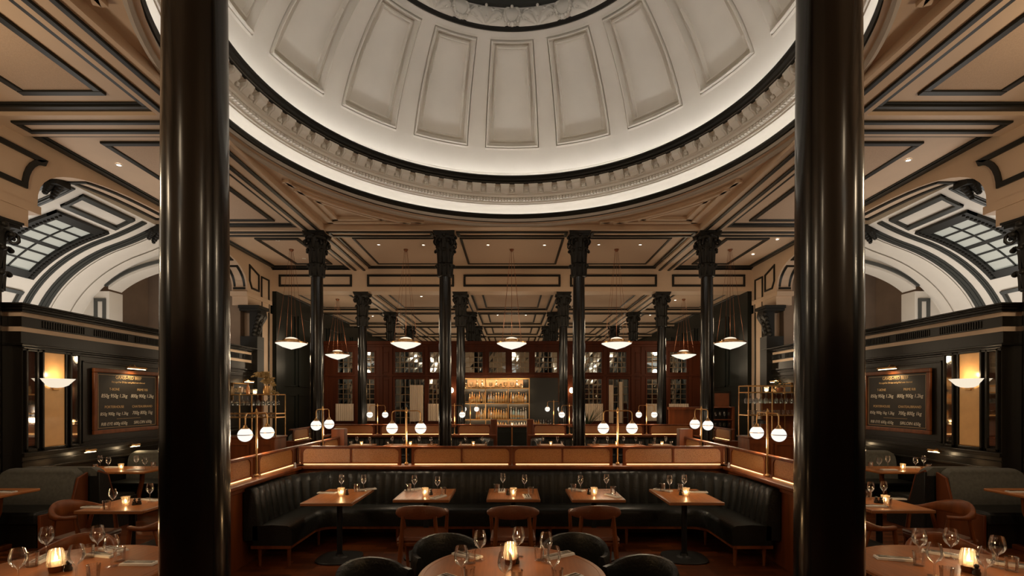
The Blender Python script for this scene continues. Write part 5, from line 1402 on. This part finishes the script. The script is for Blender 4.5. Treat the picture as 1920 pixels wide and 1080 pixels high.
    # desk lamp on the cabinet, small things
    if s > 0:
        t2 = thing('desk_lamp', 'dark shaded desk lamp on the right service cabinet', 'lamp', (px2x(1427, Yr - .0) , Yr + .06, 1.21)); MB().lathe([(.05, 0), (.05, .015), (.008, .02), (.008, .28)], 16).build('base', 'iron', t2); MB().lathe([(.11, .24), (.09, .29), (.03, .32), (.001, .325)], 20).build('shade', 'iron', t2); MB().lathe([(.001, .243), (.09, .243)], 16).build('diffuser', 'pendtop', t2)
# wine rack and screen right, picture
t = thing('wine_rack', 'mahogany open shelf unit of glasses right of the outer right column', 'shelf unit', (px2x(1352, 13.4), 13.4, 0)); hw = .34
zz = [px2z(v, 13.4) for v in (765, 788, 808, 826, 845)]
MB().box(-hw, .30, 0, hw, .33, zz[0]).build('back', 'darkwood', t, smooth=False)
for e in (-1, 1): MB().box(e * hw - .03, 0, 0, e * hw + .03, .33, zz[0] + .03).build('side', 'wood', t, bev=.004)
for z in zz: MB().box(-hw, 0, z, hw, .32, z + .025).build('shelf', 'wood', t, bev=.004)
for k, z in enumerate(zz[1:4]):
    for q in range(5):
        inst(wgl_small, (t.location.x - .25 + q * .125, 13.48, z + .027), 'wine glass standing on the %s shelf of the mahogany shelf unit' % ['second', 'third', 'fourth'][k], 'wine glass', 'glasses on the %s shelf of the shelf unit' % ['second', 'third', 'fourth'][k])
t = thing('service_screen', 'mahogany service screen behind the outer right column, left of the shelf unit', 'screen', (px2x(1289, 13.5), 13.5, 0)); hw = .50
MB().box(-hw, 0, 0, hw, .06, px2z(765, 13.5)).build('panel', 'wood', t, smooth=False); MB().box(-hw - .02, -.04, px2z(768, 13.5), hw + .02, .1, px2z(763, 13.5)).build('cap_rail', 'wood', t, bev=.005)
t = thing('dark_painting', 'dark framed still life hanging above the mahogany shelf unit', 'painting', (px2x(1352, 14.7), 14.66, px2z(752, 14.7))); MB().box(-.22, 0, -.24, .22, .02, .24).build('canvas', 'brownleather', t, smooth=False); g = MB(); frame_y(g, -.27, -.29, .27, .29, 0.01, .05, .03); g.build('frame', 'darkwood', t, smooth=False)
# dark pilaster walls at the mouth of the rear hall
for s in (-1, 1):
    x0, x1 = sorted((s * 5.35, s * 7.2)); m = MB().box(x0, 14.74, 0, x1, 14.95, 5.1 if 0 else px2z(690, 14.7)) if 0 else None
# spiky plant
t = thing('spiky_plant', 'dark spiky leaved plant in a pot before the cream curtain right of the bar', 'plant', (px2x(1102, 16.8), 16.8, .6)); MB().lathe([(.001, 0), (.13, 0), (.16, .35)], 18).build('pot', 'iron', t)
lf = MB(); rr = random.Random(2)
for b_ in range(26):
    an = rr.uniform(0, 2 * PI); tl_ = rr.uniform(.2, .75); L_ = rr.uniform(.45, .85); secs = []
    for i in range(6):
        u = i / 5; rr_ = L_ * u * math.sin(tl_ * (1 + u * .5)); z = .35 + L_ * u * math.cos(tl_); w = .035 * (1 - u) ** .6 + .002
        secs.append([(rr_ * math.cos(an) - w * math.sin(an), rr_ * math.sin(an) + w * math.cos(an), z), (rr_ * math.cos(an) + w * math.sin(an), rr_ * math.sin(an) - w * math.cos(an), z), (rr_ * math.cos(an), rr_ * math.sin(an), z + .008)])
    lf.loft(secs)
lf.build('leaves', 'greenleaf', t)
MB().lathe([(.001, 0), (.2, 0), (.2, .6), (.001, .6)], 20, (0, 0, -.6)).build('plinth', 'wood', t)

# ================================================================== table ware
def candle_proto(kind):
    t = thing('candle_holder', '', 'candle')
    if kind == 'small':
        m = MB(); n = 16; secs = []
        for r, z in ((.026, .0), (.030, .0), (.034, .035), (.041, .085), (.043, .09), (.040, .088), (.031, .03), (.026, .006)): secs.append([((r * (1 + (.04 if k % 2 else -.04))) * math.cos(2 * PI * k / n), (r * (1 + (.04 if k % 2 else -.04))) * math.sin(2 * PI * k / n), z) for k in range(n)])
        m.loft(secs, cap=False).build('glass_cup', 'frost', t, ang=20)
        MB().lathe([(.001, .008), (.022, .008), (.022, .028), (.001, .028)], 14).build('tea_light', 'wax', t)
        MB().lathe([(.001, .030), (.007, .038), (.006, .048), (.001, .062)], 10).build('flame', 'flame', t)
    else:
        m = MB(); n = 32; secs = []
        for r, z in ((.040, .045), (.050, .045), (.048, .08), (.044, .12), (.038, .145), (.034, .150), (.036, .145), (.042, .12), (.046, .08), (.040, .05)): secs.append([((r * (1 + (.025 if k % 2 else -.025))) * math.cos(2 * PI * k / n), (r * (1 + (.025 if k % 2 else -.025))) * math.sin(2 * PI * k / n), z) for k in range(n)])
        m.loft(secs, cap=False).build('ribbed_shade', 'frost', t, ang=20)
        MB().lathe([(.001, 0), (.036, 0), (.040, .02), (.042, .044), (.001, .044)], 24).build('base', 'chairwood', t)
        MB().lathe([(.001, .046), (.024, .046), (.024, .075), (.001, .075)], 14).build('tea_light', 'wax', t)
        MB().lathe([(.001, .078), (.010, .087), (.008, .10), (.001, .118)], 10).build('flame', 'flame', t)
    return t
cs = candle_proto('small'); cb = candle_proto('big'); cused = {'s': False, 'b': False}
def candle(x, y, z, label, kind='s', e=.5):
    pr = cs if kind == 's' else cb
    o = pr if not cused[kind] else dup(pr, (0, 0, 0)); cused[kind] = True; o.location = (x, y, z + .0005); o['label'] = label
    if e: point(x, y, z + (.14 if kind == 's' else .2), e, col=(1, .58, .25), r=.02)
def napkin_mesh():
    m = MB(); m.box(-.042, -.115, 0, .042, .115, .006); m.box(-.041, -.114, .0062, .040, .113, .011); m.box(-.043, -.115, .0112, .037, .115, .0155)
    return m.build('napkin', 'napkin', bev=.002)
nk = napkin_mesh()
def knife_mesh():
    m = MB(); m.prism([(-.006, -.10), (.006, -.10), (.007, -.01), (.009, 0), (.010, .08), (.004, .105), (-.003, .10), (-.004, 0), (-.006, -.01)], 0, .003); return m.build('table_knife', 'steel')
def fork_mesh():
    m = MB(); m.prism([(-.005, -.10), (.005, -.10), (.003, .02), (.010, .045), (.011, .06), (-.011, .06), (-.010, .045), (-.003, .02)], 0, .003)
    for k in range(4): m.box(-.0105 + k * .006, .06, 0, -.0075 + k * .006, .10, .003)
    return m.build('table_fork', 'steel')
kn, fk = knife_mesh(), fork_mesh()
def pepper_mesh():
    t = thing('pepper_mill', '', 'pepper mill'); MB().lathe([(.001, 0), (.022, 0), (.024, .015), (.018, .03), (.020, .042), (.001, .046)], 16).build('body', 'pepper', t); MB().sphere((0, 0, .058), .015, 12, 8).build('top', 'pepper', t); return t
pm = pepper_mesh(); pused = [False]
def pepper(x, y, z, label):
    o = pm if not pused[0] else dup(pm, (0, 0, 0)); pused[0] = True; o.location = (x, y, z); o['label'] = label
def glass_at(x, y, label, big=False, z=.75, sc_=None): inst(wg2_mesh if big else wg_mesh, (x, y, z + .0005), label, 'wine glass', scale=sc_)
def tumbler(x, y, label, z=.75, sc_=None): inst(tm_mesh, (x, y, z + .0005), label, 'tumbler', scale=sc_)
def napkin(x, y, rz, label, cutl=True, z=.75, where=''):
    inst(nk, (x, y, z + .0005), label, 'napkin', rz=rz)
    if cutl:
        c_, s_ = math.cos(rz), math.sin(rz)
        for pr, dx, nm in ((kn, .012, 'knife'), (fk, -.014, 'fork')):
            inst(pr, (x + dx * c_, y + dx * s_, z + .0175), 'steel %s lying on the %s' % (nm, where or label), nm, rz=rz)
# banquette tables: offsets measured on the picture
tabs = {'a': ('left end banquette table', [(640.5, 921), (682, 921)], [(669, 922)], [(614, 925, 1.45), (690, 918.5, -1.0)], (639.5, 929), []),
        'b': ('second banquette table from the left', [(777, 922.5), (820.5, 925)], [(766, 922), (831, 929)], [(776, 919, -.8), (822, 933, -.5)], (797, 929), []),
        'c': ('middle banquette table', [(943, 917), (983.5, 921)], [(931.5, 922.5), (995, 928.5)], [(941, 921, .0), (988, 932, .1)], (962.5, 929), []),
        'd': ('second banquette table from the right', [(1088.5, 922.5), (1137, 920)], [(1075, 922), (1150, 927)], [(1082, 919, .7), (1149, 931, .5)], (1114, 928), [(1106, 924)]),
        'e': ('right end banquette table', [(1255.5, 922.5), (1283, 921)], [(1242, 921), (1276, 922)], [(1243, 920, .8), (1308, 923.5, 1.45)], (1286.5, 929), [(1277.5, 928)])}
def Pc(px_, py_, key):
    x, y = P(px_, py_); t = T[key]; tx, ty = t.location.x, t.location.y; b = [c_ for c_ in t.children if c_.name.startswith('tabletop')][0].data.vertices
    hx = max(v.co.x for v in b) - .05; hy = max(v.co.y for v in b) - .05
    return min(max(x, tx - hx), tx + hx), min(max(y, ty - hy), ty + hy)
for k, (nm, gl, tb, nps, cd, pp) in tabs.items():
    for i, q in enumerate(gl): x, y = Pc(*q, k); glass_at(x, y, 'stemmed wine glass, %s one on the %s' % (('left', 'right')[i], nm))
    for i, q in enumerate(tb): x, y = Pc(*q, k); tumbler(x, y, 'water tumbler%s on the %s' % ('' if len(tb) == 1 else ', %s one' % ('left', 'right')[i], nm))
    for i, (a, b, r) in enumerate(nps): x, y = Pc(a, b, k); napkin(x, y, r, 'folded white napkin at the %s of the %s' % (('left', 'right')[i], nm), True, where='%s napkin of the %s' % (('left', 'right')[i], nm))
    x, y = Pc(*cd, k); candle(x, y, .75, 'lit faceted glass votive candle in the middle of the %s' % nm, e=.8)
    x, y = Pc(cd[0] + 11 if k in 'ab' else cd[0] - 10, cd[1] - 1, k); pepper(x, y, .75, 'small dark pepper mill beside the candle on the %s' % nm)
# round tables
def rt(nm, gl, tb, nps, cd, pp=None):
    posn = ['far left', 'far centre', 'far right', 'near left', 'near centre', 'near right']
    for (px_, py_, where) in gl: x, y = P(px_, py_); glass_at(x, y, 'large stemmed wine glass, %s on the %s' % (where, nm), True)
    for (px_, py_, where) in tb: x, y = P(px_, py_); tumbler(x, y, 'ribbed water tumbler, %s on the %s' % (where, nm))
    for (px_, py_, r, where) in nps: x, y = P(px_, py_); napkin(x, y, r, 'folded white napkin with cutlery, %s on the %s' % (where, nm), True, where='%s napkin of the %s' % (where, nm))
    x, y = P(*cd); candle(x, y, .75, 'glowing ribbed glass candle lamp in the middle of the %s' % nm, 'b', 2.2)
    if pp: x, y = P(*pp); pepper(x, y, .75, 'dark pepper mill beside the candle lamp of the %s' % nm)
rt('front centre round table', [(900, 1051, 'far left'), (972, 1044, 'far centre'), (1024, 1055, 'far right'), (865, 1087, 'near left'), (947, 1101, 'near centre'), (1038, 1088, 'near right')],
   [(883, 1056, 'far left'), (947, 1046, 'behind the candle'), (1011, 1050, 'far right'), (880, 1092, 'near left'), (969, 1098, 'near centre'), (1045, 1094, 'near right')],
   [(876, 1043, 1.0, 'far left'), (1049, 1043, -1.0, 'far right'), (852, 1088, .9, 'near left'), (1064, 1088, -.9, 'near right')], (957, 1058), (968, 1056))
rt('lower left round table', [(87, 1043, 'far left'), (183, 1040, 'far right'), (209, 1062, 'right'), (34, 1092, 'near left'), (143, 1084, 'near centre')],
   [(60, 1062, 'left'), (166, 1046, 'far right'), (224, 1052, 'right'), (175, 1086, 'near right')],
   [(262, 1058, 1.55, 'right edge'), (213, 1032, 1.2, 'far right'), (192, 1042, 1.35, 'centre right'), (80, 1050, .3, 'left')], (105, 1072), (128, 1070))
rt('lower right round table', [(1724, 1048, 'far left'), (1783, 1047, 'far centre'), (1752, 1080, 'near left'), (1870, 1064, 'right'), (1848, 1090, 'near right')],
   [(1723, 1060, 'left'), (1897, 1071, 'right'), (1775, 1092, 'near centre')],
   [(1676, 1049, 1.3, 'left edge'), (1766, 1040, .8, 'far centre'), (1893, 1060, .9, 'right')], (1816, 1072), (1831, 1078))
# square tables with armchairs
for nm, gl, tb, nps, cd, pps in (('left square table', [(211.6, 953), (281, 941)], [(200, 956)], [(176, 952, 1.5), (284, 938, 1.2)], (235.5, 947), [(252, 947), (261, 946)]),
                                 ('right square table', [(1632.6, 938), (1657, 936)], [(1628, 934), (1665, 951)], [(1640, 950, 1.5), (1676, 936, 1.4)], (1660, 944), [(1643, 943), (1652, 944)])):
    for i, q in enumerate(gl): x, y = P(*q); glass_at(x, y, 'stemmed wine glass, %s one on the %s' % (('left', 'right')[i], nm))
    for i, q in enumerate(tb): x, y = P(*q); tumbler(x, y, 'water tumbler, %s one on the %s' % (('left', 'right')[i], nm))
    for i, (a, b, r) in enumerate(nps): x, y = P(a, b); napkin(x, y, r, 'folded white napkin, %s one on the %s' % (('left', 'right')[i], nm), True, where='%s napkin of the %s' % (('left', 'right')[i], nm))
    x, y = P(*cd); candle(x, y, .75, 'lit glass votive candle on the %s' % nm, e=.8)
    for i, q in enumerate(pps): x, y = P(*q); pepper(x, y, .75, '%s of two dark pepper mills on the %s' % (('left', 'right')[i], nm))
# alcove tables
for s in (-1, 1):
    d = 'left' if s < 0 else 'right'
    for i, (ax, ay) in enumerate(((5.92, 8.0), (6.25, 8.25), (6.55, 8.05), (6.85, 8.25))): glass_at(s * ax, ay, 'stemmed wine glass on the %s alcove table, %s from the aisle' % (d, ['first', 'second', 'third', 'fourth'][i]))
    for i, (ax, ay) in enumerate(((6.0, 8.3), (6.72, 8.0))): tumbler(s * ax, ay, 'water tumbler on the %s alcove table, %s the aisle' % (d, ['near', 'away from'][i]))
    for i, (ax, ay) in enumerate(((6.08, 8.0), (6.68, 8.3))): napkin(s * ax, ay, 1.5, 'folded napkin on the %s alcove table, %s the aisle' % (d, ['near', 'away from'][i]), False)
    candle(s * 6.4, 8.12, .75, 'lit votive candle on the %s alcove table' % d, e=.8)
    napkin(s * 6.22, 6.1, 1.45, 'folded white napkin on the table cut by the %s picture edge' % d, True, where='napkin at the %s picture edge' % d)
# rear tables
for i, (t, (a, b, d)) in enumerate(zip(rear_t, RT)):
    tx = t.location.x; w = (b - a) * 12.7 / F / 2
    fr_ = (-.75, -.3, .3, .75) if w > .5 else (-.55, .55)
    for k, u in enumerate(fr_): glass_at(tx + u * w, 12.5, '%s wine glass on the rear table, %s' % (['leftmost', 'second', 'third', 'fourth'][k] if len(fr_) > 2 else ['left', 'right'][k], d))
    for k, u in enumerate((-.85, .85)): tumbler(tx + u * w, 12.3, 'small looking tumbler on the rear table, %s, %s end' % (d, ['left', 'right'][k])); napkin(tx + u * w * .55, 12.35, 1.4, 'small looking napkin on the rear table, %s, %s end' % (d, ['left', 'right'][k]), False)
    candle(tx, 12.35, .75, 'lit votive candle on the rear table, ' + d, e=.5)
candle((960 - 960) * 1 + .0, 15.9, 1.05, 'lit votive candle on the bar counter in the gap between the booths', e=.5)

# lettering to meshes
dg = bpy.context.evaluated_depsgraph_get()
for o in [o for o in bpy.data.objects if o.type == 'FONT']:
    me = bpy.data.meshes.new_from_object(o.evaluated_get(dg)); n_ = bpy.data.objects.new('lettering', me); COL.objects.link(n_)
    n_.parent = o.parent; n_.location = o.location; n_.rotation_euler = o.rotation_euler; bpy.data.objects.remove(o)
# ================================================================== camera, world, colour
cam = bpy.data.cameras.new('camera'); co = bpy.data.objects.new('camera', cam); COL.objects.link(co)
cam.sensor_width = 36; cam.lens = F / 1920 * 36; co.location = (0, 0, EYE); co.rotation_euler = (PI / 2, 0, 0); cam.shift_y = (HZ - 540) / 1920; cam.clip_start = .05; cam.clip_end = 100
sc.camera = co
w = bpy.data.worlds.new('world'); sc.world = w; w.use_nodes = True
w.node_tree.nodes['Background'].inputs[0].default_value = (1, .82, .64, 1); w.node_tree.nodes['Background'].inputs[1].default_value = WORLD
# the room's own spots
for i, (x, y) in enumerate(((-2.9, 12.6), (0, 12.6), (2.9, 12.6), (-5.8, 9), (5.8, 9), (-5.8, 4.6), (5.8, 4.6), (-5.2, 12.8), (5.2, 12.8))): spot(x, y, ZF - .03, 40 if y < 12 else (22 if abs(x) < 5 else 12), 95, r=.05)
for i, (x, y) in enumerate(((-3, 17), (0, 17), (3, 17), (-5.8, 17), (5.8, 17))): spot(x, 16.2, ZRF - .03, 16, 95, r=.05)
for x in (-2.2, -1.1, 0, 1.1, 2.2): spot(x, 7.05 + 0 * x, ZC + .05, 0.0001, 30)
sc.view_settings.view_transform = 'Standard'; sc.view_settings.look = 'None'; sc.view_settings.gamma = 1; sc.view_settings.exposure = EXPO
sc.cycles.use_denoising = True
sc.cycles.max_bounces = 8; sc.cycles.transparent_max_bounces = 16; sc.cycles.sample_clamp_indirect = 4; sc.cycles.caustics_reflective = False; sc.cycles.caustics_refractive = False

SHORT = (('square wooden table', 'square table'), ('folded white napkin', 'white napkin'), ('small dark pepper mill', 'dark pepper mill'), ('lit faceted glass votive candle', 'lit votive candle'), ('stemmed wine glass', 'wine glass'), ('glowing ribbed glass candle lamp', 'glowing candle lamp'), ('small looking ', 'small '), ('large stemmed wine glass', 'wine glass'), ('large wine glass', 'wine glass'), ('recessed ceiling spotlight', 'ceiling spotlight'), (' lying on the ', ' on the '), ('with cutlery, ', ''), ('of the first row below the dome rim', 'of the row below the dome rim'), ('standing nearest on the', 'nearest on the'))
for o in bpy.data.objects:
    if o.parent is None and 'label' in o:
        l = o['label']
        for a, b in SHORT:
            if len(l.replace(',', ' ').split()) > 15: l = l.replace(a, b)
        o['label'] = l
